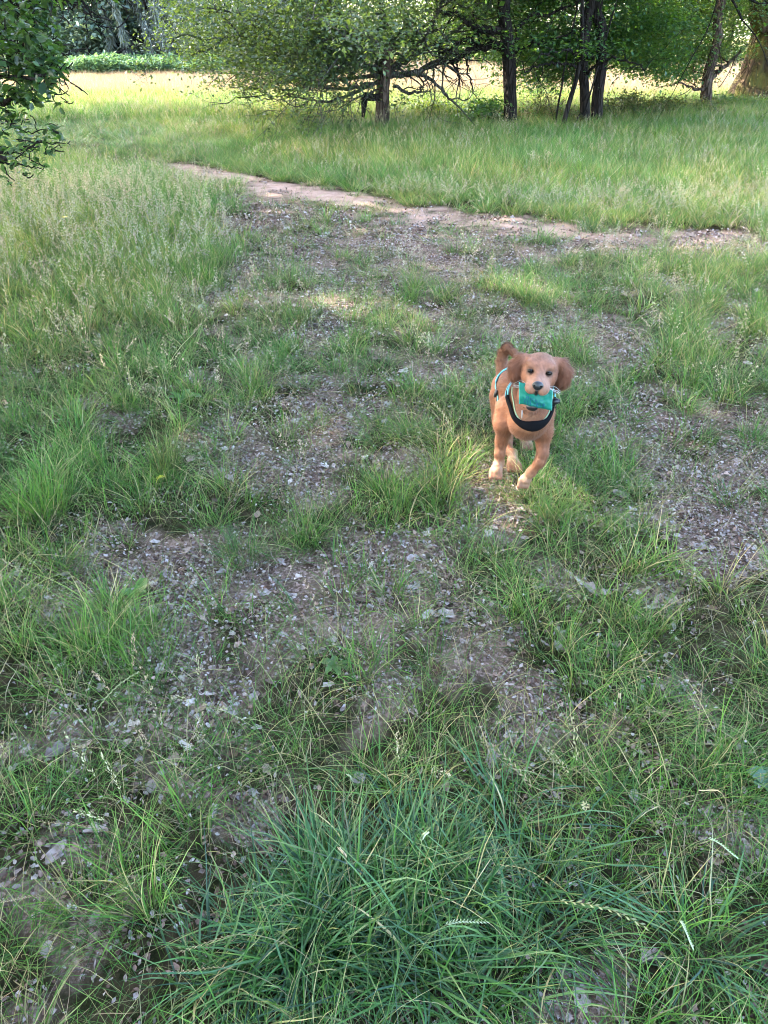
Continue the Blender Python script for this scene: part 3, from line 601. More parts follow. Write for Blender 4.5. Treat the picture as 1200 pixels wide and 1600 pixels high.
def diamonds(Pn, D, S, L_, w, col):
    n = len(Pn); V = np.stack([Pn, Pn + D * L_ * .5 + S * w * .5, Pn + D * L_, Pn + D * L_ * .5 - S * w * .5], 1).reshape(-1, 3)
    b = np.arange(n)[:, None] * 4; return V, b + np.array([[0, 1, 2, 3]]), np.repeat(np.broadcast_to(col, (n, 3)), 4, 0)
def stem_pts(g, L_, lean, bend, seg=7):
    az = g.uniform(0, 6.28); P = [np.array([g.normal(0, .01), g.normal(0, .01), -.01])]; th0 = abs(g.normal(lean, lean * .5)); bd = abs(g.normal(bend, bend * .5))
    for k in range(1, seg + 1):
        th = th0 + bd * (k / seg) ** 2.2; az += g.normal(0, .05); P.append(P[-1] + np.array([math.sin(th) * math.cos(az), math.sin(th) * math.sin(az), math.cos(th)]) * L_ / seg)
    return np.array(P)
def panicle(mb, g, L_, kind, col, stemcol, lean=.12, bend=.35, w=.0012):
    P = stem_pts(g, L_, lean, bend, 9); Q = spline(P, 16); tube(mb, Q, np.linspace(w * .5, w * .3, 16), 3, stemcol, cap=False)
    if kind == 'open':
        m_ = 34; t = g.uniform(.62, 1.0, m_); k = np.clip((t * 15).astype(int), 0, 14); base = Q[k]; ax = Q[k + 1] - Q[k]; ax /= np.linalg.norm(ax, axis=1)[:, None]
        d = g.normal(0, 1, (m_, 3)); d -= (d * ax).sum(1)[:, None] * ax; d /= np.linalg.norm(d, axis=1)[:, None]
        ln = (.035 * L_ / .45) * (1.15 - (t - .62) / .38)[:, None] * g.uniform(.5, 1.3, (m_, 1)); tip = base + d * ln * .8 + ax * ln * .7
        S = np.cross(d, ax); V, F, c = diamonds(base, (tip - base), S * .0004 / 1, 1.0, .0010, stemcol); mb.add(V, (), F, c)
        for rep in range(3):
            q = base + (tip - base) * g.uniform(.5, 1.05, (m_, 1)) + g.normal(0, .0015, (m_, 3)); V, F, c = diamonds(q, d * .5 + ax, S, .0048, .0028, col); mb.add(V, (), F, c)
    elif kind == 'rye':
        m_ = 20; t = np.linspace(.66, 1, m_); idx = t * 15; k = np.clip(idx.astype(int), 0, 14); base = Q[k] + (Q[k + 1] - Q[k]) * (idx - k)[:, None]; ax = Q[k + 1] - Q[k]; ax /= np.linalg.norm(ax, axis=1)[:, None]
        s0 = np.cross(ax, g.normal(0, 1, 3)[None]); s0 /= np.linalg.norm(s0, axis=1)[:, None]; sg = np.where(np.arange(m_) % 2, 1, -1)[:, None]
        V, F, c = diamonds(base, ax * .9 + s0 * sg * .45, s0 * .7 + np.cross(ax, s0) * .7, .0125, .0036, col); mb.add(V, (), F, c)
    else:   # soft plume
        m_ = 46; t = g.uniform(.74, 1, m_); idx = t * 15; k = np.clip(idx.astype(int), 0, 14); base = Q[k] + (Q[k + 1] - Q[k]) * (idx - k)[:, None]; ax = Q[k + 1] - Q[k]; ax /= np.linalg.norm(ax, axis=1)[:, None]
        d = g.normal(0, 1, (m_, 3)); d -= (d * ax).sum(1)[:, None] * ax; d /= np.linalg.norm(d, axis=1)[:, None]
        wid = (np.sin(np.clip((t - .72) / .28, 0, 1) * 3.0) * .010 * L_ / .4)[:, None]; q = base + d * wid * g.uniform(.2, 1, (m_, 1))
        V, F, c = diamonds(q, ax + d * .45, np.cross(ax, d), .009, .0034, col); mb.add(V, (), F, c)
templates = bpy.data.collections.new('grass templates')          # never linked: only a source for the scattering
def template_set(tag_, meshes, mat):
    col = bpy.data.collections.new(tag_)
    for k, me in enumerate(meshes):
        me.materials.append(mat); o = bpy.data.objects.new('%s_%02d' % (tag_, k), me); col.objects.link(o)
    return col
def scatter(name, pts, rot, scl, idx, colsrc, label, cat):
    me = bpy.data.meshes.new(name); n = len(pts); me.vertices.add(n); me.vertices.foreach_set('co', np.asarray(pts, np.float32).ravel())
    for nm, typ, key, arr in (('rot', 'FLOAT_VECTOR', 'vector', rot), ('scl', 'FLOAT_VECTOR', 'vector', scl), ('idx', 'INT', 'value', idx)):
        a = me.attributes.new(nm, typ, 'POINT'); a.data.foreach_set(key, np.ascontiguousarray(arr, np.int32 if typ == 'INT' else np.float32).ravel())
    o = link(name, me); ng = bpy.data.node_groups.new(name, 'GeometryNodeTree')
    ng.interface.new_socket('Geometry', in_out='INPUT', socket_type='NodeSocketGeometry'); ng.interface.new_socket('Geometry', in_out='OUTPUT', socket_type='NodeSocketGeometry')
    gi = ng.nodes.new('NodeGroupInput'); go = ng.nodes.new('NodeGroupOutput'); ip = ng.nodes.new('GeometryNodeInstanceOnPoints')
    ci = ng.nodes.new('GeometryNodeCollectionInfo'); ci.inputs['Collection'].default_value = colsrc; ci.inputs['Separate Children'].default_value = True; ci.inputs['Reset Children'].default_value = True
    def na(nm, dt):
        a = ng.nodes.new('GeometryNodeInputNamedAttribute'); a.data_type = dt; a.inputs[0].default_value = nm; return a.outputs[0]
    er = ng.nodes.new('FunctionNodeEulerToRotation'); ng.links.new(na('rot', 'FLOAT_VECTOR'), er.inputs[0])
    ng.links.new(gi.outputs[0], ip.inputs['Points']); ng.links.new(ci.outputs[0], ip.inputs['Instance']); ip.inputs['Pick Instance'].default_value = True
    ng.links.new(na('idx', 'INT'), ip.inputs['Instance Index']); ng.links.new(er.outputs[0], ip.inputs['Rotation']); ng.links.new(na('scl', 'FLOAT_VECTOR'), ip.inputs['Scale'])
    ng.links.new(ip.outputs[0], go.inputs[0]); md = o.modifiers.new('scatter', 'NODES'); md.node_group = ng
    return tag(o, label, cat, kind='stuff')
def wedge(g, y0, y1, per_m2, marg=0.7):
    """random ground points in the part of the ground the lens (and a step aside) can see"""
    xm = 0.60 * (y1 * .84 + 1.0) + marg; n = int(per_m2 * 2 * xm * (y1 - y0)); x = g.uniform(-xm, xm, n); y = g.uniform(y0, y1, n)
    k = np.abs(x) < 0.56 * (np.maximum(y, 0) * .84 + .85) + marg; return x[k], y[k]
def place(g, bands, dens, ntemp, size, zs=(0.8, 1.2), tilt=.12, avoid=True):
    X, Y_, Sx, Sz = [], [], [], []
    for (y0, y1, pm, sc) in bands:
        x, y = wedge(g, y0, y1, pm); mk = masks(x, y); d, hs = dens(mk, x, y); k = g.random(len(x)) < d
        X.append(x[k]); Y_.append(y[k]); Sx.append(np.full(k.sum(), sc)); Sz.append((hs * np.ones(len(x)))[k])
    x = np.concatenate(X); y = np.concatenate(Y_); n = len(x); sx = np.concatenate(Sx) * g.uniform(.8, 1.25, n) * size; sz = np.concatenate(Sz) * g.uniform(*zs, n)
    pts = np.stack([x, y, height(x, y)], -1); rot = np.stack([g.normal(0, tilt, n), g.normal(0, tilt, n), g.uniform(0, 6.28, n)], -1)
    return pts, rot, np.stack([sx, sx, sz], -1), g.integers(0, ntemp, n)

GB = [(0.018, .066, .022), (.028, .092, .024), (.050, .125, .034), (.013, .045, .021), (.07, .14, .05)]            # lush, slightly blue
GM = [(0.09, .185, .034), (.125, .215, .046), (.062, .145, .032), (.18, .235, .080), (.048, .11, .028)]               # meadow
GS = [(0.060, .145, .025), (.09, .185, .032), (.042, .11, .026), (.13, .20, .046), (.030, .075, .020)]               # short
M_LUSH = leafy_mat('lush grass', trans=.20, tcol=(1.5, 1.7, .6), rough=.42, spec=.45, patch=((.85, 1.0, .95), (1.2, 1.12, .8)), patch_scale=1.6)
M_MEAD = leafy_mat('meadow grass', trans=.25, tcol=(1.5, 1.5, .7), rough=.5, spec=.25, patch=((.80, 1.0, .85), (1.25, 1.12, .95)), patch_scale=.55)
M_DRY = leafy_mat('dry grass', trans=.3, tcol=(1.1, 1.05, .9), rough=.6, spec=.3, patch=((.85, .85, .9), (1.1, 1.0, .85)), patch_scale=.8)

g = np.random.default_rng(201)
def tm(V, F, c, *a): b = MB(); b.add(V, (), F, c); return b
T_lush = []
for k in range(7):
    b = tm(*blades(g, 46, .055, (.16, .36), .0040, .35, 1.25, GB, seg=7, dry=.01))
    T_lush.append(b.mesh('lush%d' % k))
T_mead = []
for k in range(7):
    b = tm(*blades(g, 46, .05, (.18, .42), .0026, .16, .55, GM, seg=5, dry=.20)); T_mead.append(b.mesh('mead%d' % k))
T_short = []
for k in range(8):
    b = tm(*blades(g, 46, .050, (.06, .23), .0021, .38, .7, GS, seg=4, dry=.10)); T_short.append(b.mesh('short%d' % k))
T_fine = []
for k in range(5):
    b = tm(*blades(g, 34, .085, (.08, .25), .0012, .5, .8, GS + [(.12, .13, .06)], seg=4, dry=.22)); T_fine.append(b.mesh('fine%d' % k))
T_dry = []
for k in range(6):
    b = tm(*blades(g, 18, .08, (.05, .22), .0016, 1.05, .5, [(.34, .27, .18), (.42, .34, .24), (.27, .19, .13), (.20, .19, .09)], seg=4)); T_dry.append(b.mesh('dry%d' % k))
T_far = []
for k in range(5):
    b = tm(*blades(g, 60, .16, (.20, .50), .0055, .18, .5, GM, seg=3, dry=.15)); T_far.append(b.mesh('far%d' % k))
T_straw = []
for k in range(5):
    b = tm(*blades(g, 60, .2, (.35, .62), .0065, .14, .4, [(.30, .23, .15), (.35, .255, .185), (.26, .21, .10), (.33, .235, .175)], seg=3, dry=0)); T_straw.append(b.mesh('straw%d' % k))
T_seed = []
for k in range(9):
    b = MB(); kind = ['open', 'plume', 'open', 'open'][k % 4]
    for q in range(2 if kind == 'open' else 3):
        panicle(b, g, g.uniform(.34, .52), kind, [(.46, .42, .32), (.34, .36, .25), (.40, .32, .26)][k % 3], (.20, .20, .09), lean=.16, bend=.4)
    T_seed.append(b.mesh('seed%d' % k))
T_seedfar = []
for k in range(4):
    b = MB()
    for q in range(5):
        P = stem_pts(g, g.uniform(.4, .6), .15, .35, 6) + np.array([g.normal(0, .1), g.normal(0, .1), 0]); tube(b, P, .0014, 3, (.24, .22, .11), cap=False)
        n = 14; t = g.uniform(.72, 1, n); idx = t * 6; kk = np.clip(idx.astype(int), 0, 5); base = P[kk] + (P[kk + 1] - P[kk]) * (idx - kk)[:, None]
        d = g.normal(0, 1, (n, 3)); V, F, c = diamonds(base + d * .006, d * .3 + (0, 0, 1), np.cross(d, (0, 0, 1.0)), .019, .0052, [(.38, .36, .25), (.42, .38, .25), (.36, .29, .22), (.42, .43, .30)][k]); b.add(V, (), F, c)
    T_seedfar.append(b.mesh('seedfar%d' % k))
T_rye = []
for k in range(5):
    b = MB(); panicle(b, g, g.uniform(.34, .5), 'rye', (.26, .31, .18) if k % 2 else (.34, .29, .19), (.17, .21, .08), lean=.3, bend=.9, w=.0016); T_rye.append(b.mesh('rye%d' % k))

C_lush = template_set('lush', T_lush, M_LUSH); C_mead = template_set('mead', T_mead, M_MEAD); C_short = template_set('short', T_short, M_MEAD)
C_fine = template_set('fine', T_fine, M_MEAD); C_dry = template_set('dry', T_dry, M_DRY); C_far = template_set('far', T_far, M_MEAD); C_straw = template_set('straw', T_straw, M_DRY)
C_seed = template_set('seed', T_seed, M_DRY); C_seedfar = template_set('seedfar', T_seedfar, M_DRY); C_rye = template_set('rye', T_rye, M_DRY)

def cov(mk): return 1 - mk['bare']
def patchy(x, y, s, seed, lo, hi): return np.clip((fbm(x, y, s, seed, 3) - lo) / (hi - lo), 0, 1)
# lush drooping clump in the foreground
def d_lush(mk, x, y): return np.clip(mk['lush'] * 1.5 - .42 - .7 * patchy(x, y, .16, 303, .52, .66), 0, 1) * np.clip(1.15 - .8 * blobs(mk['u'], mk['v'], [(900, 1540, 90, 50, 1.2), (1150, 1290, 50, 60, .6)]), 0, 1), .58 + .32 * mk['lush']
scatter('lush_grass', *place(g, [(.15, 1.7, 330, 1.0), (1.7, 3.2, 60, 1.0)], d_lush, 7, 1.0), C_lush, 'dense dark blue-green drooping grass filling the foreground', 'grass')
def d_short(mk, x, y):
    p_ = np.maximum(patchy(x, y, .13, 55, .50, .62), .7 * patchy(x, y, .3, 58, .5, .66)); return np.clip((.20 + .80 * cov(mk)) * (.10 + .95 * p_), 0, 1) * (1 - mk['beyond']) * (1 - .75 * mk['lush']) * np.clip(1 - 1.1 * mk['path'], .05, 1), .42 + .75 * patchy(x, y, .25, 56, .4, .65) * (.4 + .6 * cov(mk)) + .35 * mk['left']
scatter('short_grass', *place(g, [(.15, 3.2, 200, 1.0), (3.2, 6, 150, 1.1), (6, 13, 60, 1.45)], d_short, 8, 1.0), C_short, 'short green grass tufts growing between bare patches', 'grass')
def d_fine(mk, x, y): return np.clip(.14 + .6 * cov(mk), 0, 1) * (1 - mk['beyond']) * (1 - mk['path']) * (1 - .75 * mk['lush']), 1.0
scatter('fine_grass', *place(g, [(.15, 3.2, 120, 1.0), (3.2, 6.5, 100, 1.1), (6.5, 13, 34, 1.4)], d_fine, 5, 1.0), C_fine, 'thin wispy green and straw-coloured grass over the near ground', 'grass')
def d_mead(mk, x, y):
    near = (1 - mk['beyond']) * np.clip(cov(mk) * (.9 * mk['left'] + .45 * patchy(x, y, .45, 66, .50, .66)), 0, 1) * (1 - .5 * mk['lush'])
    return np.clip(near + mk['beyond'] * cov(mk), 0, 1), np.where(mk['beyond'] > 0, np.clip(.42 + (mk['pd'] - .5) * .16, .4, .78), .52 + .26 * mk['left'])
scatter('meadow_grass', *place(g, [(.6, 3.2, 110, .95), (3.2, 8, 105, 1.05), (8, 13, 70, 1.35), (13, 19, 40, 1.9)], d_mead, 7, 1.0), C_mead, 'tall green meadow grass beyond the path and on the left', 'grass')
def d_far(mk, x, y): return np.clip(1.0 - .8 * np.clip((y - 22.5 - 3 * (fbm(x, y, 4, 8) - .5)) / 4, 0, 1), 0, 1) * (1 - .4 * mk['path']), .85
scatter('field_grass', *place(g, [(17, 25, 26, 1.2), (25, 36, 10, 1.6)], d_far, 5, 1.0), C_far, 'green grass of the field behind the trees', 'grass')
def d_straw(mk, x, y): return np.clip((y - 23 - 3 * (fbm(x, y, 4, 8) - .5)) / 4, 0, 1) * .9 + .03, .8
scatter('field_hay', *place(g, [(19, 36, 18, 1.0), (36, 60, 3, 1.6)], d_straw, 5, 1.0), C_straw, 'sunlit pinkish straw-coloured tall grass of the far field', 'grass')
def d_dry(mk, x, y): return np.clip(.35 + .5 * patchy(x, y, .5, 88, .4, .6) - .6 * mk['path'], 0, 1) * (1 - .8 * mk['beyond']) * (1 - .9 * mk['lush']) * .65, .5
scatter('dry_grass', *place(g, [(.15, 3.2, 150, 1.0), (3.2, 6.5, 90, 1.1), (6.5, 13, 26, 1.5)], d_dry, 6, 1.0, tilt=.2), C_dry, 'flattened straw and dead grass strewn over the ground', 'dead grass')
def d_seed(mk, x, y):
    near = (1 - mk['beyond']) * cov(mk) * (1.0 * mk['left'] + .25 * patchy(x, y, .6, 99, .5, .65) + .16) * (1 - .6 * mk['lush'])
    return np.clip(near + mk['beyond'] * .7, 0, 1), np.where(mk['beyond'] > 0, .55, .85 + .15 * mk['left'])
scatter('seeding_grass', *place(g, [(.6, 3.2, 24, .7), (3.2, 9, 95, .85)], d_seed, 9, 1.0, tilt=.1), C_seed, 'pale feathery seed heads standing over the grass', 'grass')
def d_seedf(mk, x, y): return (mk['beyond'] * .9 + .1) * (1 - mk['path']), np.clip(.5 + .03 * (y - 8), .5, .74)
scatter('seeding_meadow_grass', *place(g, [(6.5, 13, 8, .6), (13, 20, 4, .75), (20, 30, 1.5, .9)], d_seedf, 4, 1.0, tilt=.1), C_seedfar, 'pale seed heads over the meadow beyond the path', 'grass')
def d_rye(mk, x, y): return np.clip(.25 + .8 * mk['lush'], 0, 1) * (1 - mk['beyond']), 1.0
scatter('rye_grass', *place(g, [(.3, 3.5, 7, .9)], d_rye, 5, 1.0, tilt=.25), C_rye, 'arching pale ryegrass seed spikes among the near grass', 'grass')

# ------------------------------------------------------------------ leaf litter
def litter_leaf(g, L_, kind):
    m_ = 7; t = np.linspace(0, 1, m_); w = np.sin(np.clip(t * .96 + .03, 0, 1) * math.pi) ** .7 * .32
    if kind == 0: w = w * (1 + .45 * np.cos(t * 22))                        # lobed oak leaf
    elif kind == 2: w = w * g.uniform(.6, 1.2, m_)
    curl = g.uniform(.2, 1.0); yb = t - .5; z = curl * .35 * (yb ** 2) + g.normal(0, .02, m_); lift = np.abs(g.normal(.35, .25))
    Lf = np.stack([-w, yb, z + w * lift + g.normal(0, .03, m_)], -1); Mid = np.stack([0 * t, yb, z], -1); Rt = np.stack([w, yb, z + w * lift * g.uniform(.2, 1.6) + g.normal(0, .03, m_)], -1)
    V = np.stack([Lf, Mid, Rt], 1).reshape(-1, 3) * L_; b = np.arange(m_ - 1)[:, None] * 3
    F = np.concatenate([np.concatenate([b, b + 1, b + 4, b + 3], 1), np.concatenate([b + 1, b + 2, b + 5, b + 4], 1)]); return V, F
M_LIT, t = new_mat('dead leaves'); L = t.links
at_ = N(t, 'ShaderNodeAttribute', attribute_name='col'); oi = N(t, 'ShaderNodeObjectInfo')
mr = N(t, 'ShaderNodeMapRange', inp={3: .65, 4: 1.3}); L.new(oi.outputs['Random'], mr.inputs[0])
hs = N(t, 'ShaderNodeHueSaturation'); L.new(mr.outputs[0], hs.inputs['Value']); L.new(at_.outputs['Color'], hs.inputs['Color'])
tc = N(t, 'ShaderNodeTexCoord'); n1 = N(t, 'ShaderNodeTexNoise', inp={'Scale': 90.0, 'Detail': 4.0}); L.new(tc.outputs['Object'], n1.inputs['Vector'])
c_ = mixc(t, ramp(t, n1.outputs['Fac'], [(.4, (0, 0, 0)), (.65, (1, 1, 1))]), hs.outputs[0], mixc(t, 1.0, hs.outputs[0], (.6, .55, .5), 'MULTIPLY'))
p = N(t, 'ShaderNodeBsdfPrincipled', inp={'Roughness': .8, 'Specular IOR Level': .15}); L.new(c_, p.inputs['Base Color']); o_ = N(t, 'ShaderNodeOutputMaterial'); L.new(p.outputs[0], o_.inputs[0])
LITC = [(.32, .25, .23), (.22, .145, .12), (.42, .36, .34), (.14, .085, .068), (.29, .195, .16), (.34, .28, .275), (.12, .075, .06)]
T_lit = []
for k in range(14):
    b = MB(); V, F = litter_leaf(g, g.uniform(.022, .040), (0, 1, 0, 2)[k % 4]); b.add(V, (), F, LITC[k % 7]); T_lit.append(b.mesh('lit%d' % k))
T_bit = []
for k in range(8):                                       # broken fragments, several to a patch
    b = MB()
    for q in range(26):
        V, F = litter_leaf(g, g.uniform(.008, .020), 2); a = g.uniform(0, 6.28); Rm = np.array([[math.cos(a), -math.sin(a), 0], [math.sin(a), math.cos(a), 0], [0, 0, 1]])
        V = V @ np.array(Euler((g.normal(0, .5), g.normal(0, .5), a)).to_matrix()).T + np.array([g.normal(0, .045), g.normal(0, .045), .004]); b.add(V, (), F, np.array(LITC[g.integers(0, 7)]) * g.uniform(.8, 1.25))
    T_bit.append(b.mesh('bit%d' % k))
T_twig = []
for k in range(6):
    b = MB(); P = np.cumsum(np.vstack([(0, 0, .004), g.normal(0, .006, (6, 3)) * (1, 1, .2) + (.022, 0, 0)]), 0); P[:, 2] = .004 + abs(P[:, 2]) * .3; tube(b, P, np.linspace(.0022, .0008, 7), 5, [(.14, .11, .095), (.24, .20, .17)][k % 2])
    if k % 2: tube(b, [P[3], P[3] + (.02, .02, .003), P[3] + (.045, .03, .006)], [.0013, .001, .0006], 4, (.15, .12, .10))
    T_twig.append(b.mesh('twig%d' % k))
C_lit = template_set('lit', T_lit, M_LIT); C_bit = template_set('bit', T_bit, M_LIT); C_twig = template_set('twig', T_twig, M_LIT)
def d_lit(mk, x, y): return np.clip(mk['bare'] * .95 + .12, 0, 1) * (1 - .93 * mk['path']) * (1 - .9 * mk['beyond']) * np.clip(.25 + patchy(x, y, .3, 123, .38, .6), 0, 1), 1.0
pt, ro, sc, ix = place(g, [(.15, 3.5, 850, .85), (3.5, 7, 400, 1.0), (7, 11, 90, 1.35)], d_lit, 14, 1.0, tilt=.3); pt[:, 2] += g.uniform(-.002, .008, len(pt)); sc *= np.clip(g.lognormal(-.25, .42, (len(pt), 1)), .3, 1.9); sc[:, 2] = sc[:, 0] * .7
scatter('leaf_litter', pt, ro, sc, ix, C_lit, 'curled pale brown dead leaves lying over the bare patches', 'leaf litter')
pt, ro, sc, ix = place(g, [(.15, 3.5, 560, .9), (3.5, 7, 240, 1.2), (7, 11, 70, 1.8)], d_lit, 8, 1.0, tilt=.08); sc[:, 2] = sc[:, 0]
scatter('leaf_fragments', pt, ro, sc, ix, C_bit, 'broken bits of leaf and bark scattered on the soil', 'leaf litter')
def d_twig(mk, x, y): return np.clip(.3 + mk['bare'], 0, 1) * (1 - mk['path']) * (1 - mk['beyond']), 1.0
pt, ro, sc, ix = place(g, [(.15, 4, 30, .8), (4, 8, 12, 1.2)], d_twig, 6, 1.0, tilt=.06); sc[:, 2] = sc[:, 0]
scatter('fallen_twigs', pt, ro, sc, ix, C_twig, 'small broken twigs among the dead leaves', 'twigs')
# ------------------------------------------------------------------ the puppy
import openvdb
from mathutils.bvhtree import BVHTree
from mathutils.kdtree import KDTree
HC = np.array(at(843.5, 578, 2.50))                         # centre of the skull
HR = np.array([.976, -.217, 0]); HF = np.array([-.217, -.976, 0.0]); HU = np.array([0, 0, 1.0])
tl = R(3.0); HR, HU = HR * math.cos(tl) - HU * math.sin(tl), HU * math.cos(tl) + HR * math.sin(tl)
def hd(r, f, u): return HC + HR * r + HF * f + HU * u
def A3(u, v, Y): return np.array(at(u, v, Y))
vox = .0042; lo = np.array([.28, 2.22, -.03]); hi = np.array([.82, 3.22, .70]); dim = np.ceil((hi - lo) / vox).astype(int)
GX = (lo[0] + vox * np.arange(dim[0]))[:, None, None]; GY = (lo[1] + vox * np.arange(dim[1]))[None, :, None]; GZ = (lo[2] + vox * np.arange(dim[2]))[None, None, :]
D_ = np.full(dim, 1.0, np.float32)
def window(c, r):
    s = []
    for k in range(3):
        a = int(max(0, (min(c[k]) if hasattr(c[k], '__len__') else c[k]) - r - lo[k]) / vox); b = int(min(dim[k], ((max(c[k]) if hasattr(c[k], '__len__') else c[k]) + r - lo[k]) / vox + 2)); s.append(slice(a, max(b, a + 1)))
    return s
def blend(d, sl, k, sub=False):
    cur = D_[sl[0], sl[1], sl[2]]
    if sub: h = np.clip(.5 - .5 * (cur + d) / k, 0, 1); D_[sl[0], sl[1], sl[2]] = cur * (1 - h) - d * h + k * h * (1 - h)
    else: h = np.clip(.5 + .5 * (d - cur) / k, 0, 1); D_[sl[0], sl[1], sl[2]] = d * (1 - h) + cur * h - k * h * (1 - h)
def cone(a, b, ra, rb, k=.02, sub=False):
    a = np.asarray(a, float); b = np.asarray(b, float); sl = window([(a[q], b[q]) for q in range(3)], max(ra, rb) + k * 2 + .02)
    x, y, z = GX[sl[0]], GY[:, sl[1]], GZ[:, :, sl[2]]; ab = b - a; t = ((x - a[0]) * ab[0] + (y - a[1]) * ab[1] + (z - a[2]) * ab[2]) / (ab @ ab); t = np.clip(t, 0, 1)
    d = np.sqrt((x - a[0] - t * ab[0]) ** 2 + (y - a[1] - t * ab[1]) ** 2 + (z - a[2] - t * ab[2]) ** 2) - (ra + (rb - ra) * t); blend(d, sl, k, sub)
def ell(c, rad, ax=None, k=.02, sub=False):
    c = np.asarray(c, float); ax = np.eye(3) if ax is None else np.asarray(ax); sl = window(c, max(rad) + k * 2 + .02)
    x, y, z = GX[sl[0]] - c[0], GY[:, sl[1]] - c[1], GZ[:, :, sl[2]] - c[2]
    q = [(x * ax[i][0] + y * ax[i][1] + z * ax[i][2]) for i in range(3)]
    n0 = np.sqrt(sum((q[i] / rad[i]) ** 2 for i in range(3))); n1 = np.sqrt(sum((q[i] / rad[i] ** 2) ** 2 for i in range(3))) + 1e-6
    blend(n0 * (n0 - 1) / n1, sl, k, sub)
def chain(P, rad, k=.018):
    for a, b, ra, rb in zip(P[:-1], P[1:], rad[:-1], rad[1:]): cone(a, b, ra, rb, k)
# trunk of the body
chest = A3(828, 642, 2.57); mid = A3(805, 626, 2.80); pel = A3(791, 603, 2.97)
ell(chest, (.080, .10, .104), k=.03); cone(chest + (0, .02, .01), mid, .082, .068, .03); cone(mid, pel, .068, .060, .03)
ell(A3(823, 660, 2.51), (.062, .058, .060), k=.03)                                     # breast
ell(A3(806, 604, 2.70), (.070, .09, .055), k=.03)                                     # withers
# neck
cone(A3(826, 626, 2.58), hd(0, -.045, -.035), .076, .060, .03); cone(A3(830, 650, 2.50), hd(0, -.01, -.075), .058, .050, .03)
# head
HA = (HR, HF, HU)
ell(hd(0, 0, .004), (.064, .070, .055), HA, .015); ell(hd(0, .022, -.02), (.060, .045, .045), HA, .02)
cone(hd(0, .035, -.006), hd(0, .098, -.012), .034, .023, .022)
for s in (-1, 1):
    cone(hd(s * .016, .06, -.022), hd(s * .020, .096, -.030), .026, .023, .012)          # flews
    ell(hd(s * .031, .036, .034), (.018, .016, .012), HA, .014)                          # brows
    ell(hd(s * .0315, .064, .014), (.0130, .012, .0092), HA, .006, sub=True)                # eye sockets
    # ears flung outward while running
    w = .95 if s < 0 else 1.0
    E = [hd(s * .050, -.010, .036), hd(s * .072 * w, -.012, .030), hd(s * .092 * w, -.008, .002), hd(s * .089 * w, -.002, -.032), hd(s * .074 * w, .004, -.054)]
    for a, b, ra, rb in zip(E[:-1], E[1:], (.013, .017, .021, .021), (.017, .021, .021, .011)): cone(a, b, ra, rb, .012)
cone(hd(0, .010, -.055), hd(-.010, .052, -.118), .040, .026, .016)                       # open lower jaw
ell(hd(-.006, .078, -.088), (.026, .04, .034), HA, .008, sub=True)                       # mouth cavity
ell(hd(0, .111, -.008), (.016, .010, .012), HA, .008)
# front leg, viewer's left: straight, about to take the weight
pl = [A3(794, 638, 2.60), A3(789, 662, 2.58), A3(784, 688, 2.60), A3(781, 708, 2.59), A3(780, 723, 2.59), A3(776, 733, 2.57)]
chain(pl, [.045, .036, .0225, .018, .0175, .019]); ell(A3(776, 734, 2.555), (.021, .030, .018), k=.012)
for q in range(4): o_ = (q - 1.5) * .0125; cone(A3(775, 734, 2.555) + (o_ * .85, 0, 0), A3(775, 736, 2.53) + (o_, -.006, -.026), .0100, .0085, .002)
# front leg, viewer's right: lifted, bent at the wrist and swung inward
pr = [A3(845, 648, 2.56), A3(848, 674, 2.53), A3(848, 693, 2.52), A3(848, 709, 2.50), A3(843, 722, 2.49), A3(830, 738, 2.50), A3(823, 746, 2.51)]
chain(pr, [.044, .032, .0225, .019, .018, .0165, .0175]); ell(A3(821, 749, 2.51), (.023, .024, .018), k=.012)
for q in range(4): o_ = (q - 1.5) * .0118; cone(A3(820, 749, 2.505) + (o_ * .85, 0, 0), A3(817, 757, 2.50) + (o_ * .95, -.006, -.006), .0092, .008, .002)
# hind leg, viewer's left: planted under the body
h1 = [A3(784, 622, 2.92), A3(785, 655, 2.86), A3(792, 684, 2.93), A3(795, 706, 2.86), A3(799, 727, 2.79), A3(800, 735, 2.76)]
h1[-1][2] = .028; h1[-2][2] = max(h1[-2][2], .05)
chain(h1, [.052, .040, .024, .0185, .018, .021]); ell(h1[-1] + (0, -.015, 0), (.026, .036, .020), k=.012)
for q in range(4): o_ = (q - 1.5) * .013; cone(h1[-1] + (o_, -.03, .002), h1[-1] + (o_ * 1.15, -.06, -.010), .012, .010, .003)
# hind leg, viewer's right: behind, toes pushing off
h2 = [A3(806, 622, 2.95), A3(818, 650, 2.92), A3(819, 672, 3.02), A3(820, 692, 2.97), A3(820, 703, 2.94)]
h2[-1][2] = .035
chain(h2, [.056, .042, .023, .019, .020]); ell(h2[-1] + (0, -.012, -.006), (.024, .030, .018), k=.012)
for q in range(4): o_ = (q - 1.5) * .0115; cone(h2[-1] + (o_, -.025, -.006), h2[-1] + (o_ * 1.1, -.046, -.018), .011, .009, .003)
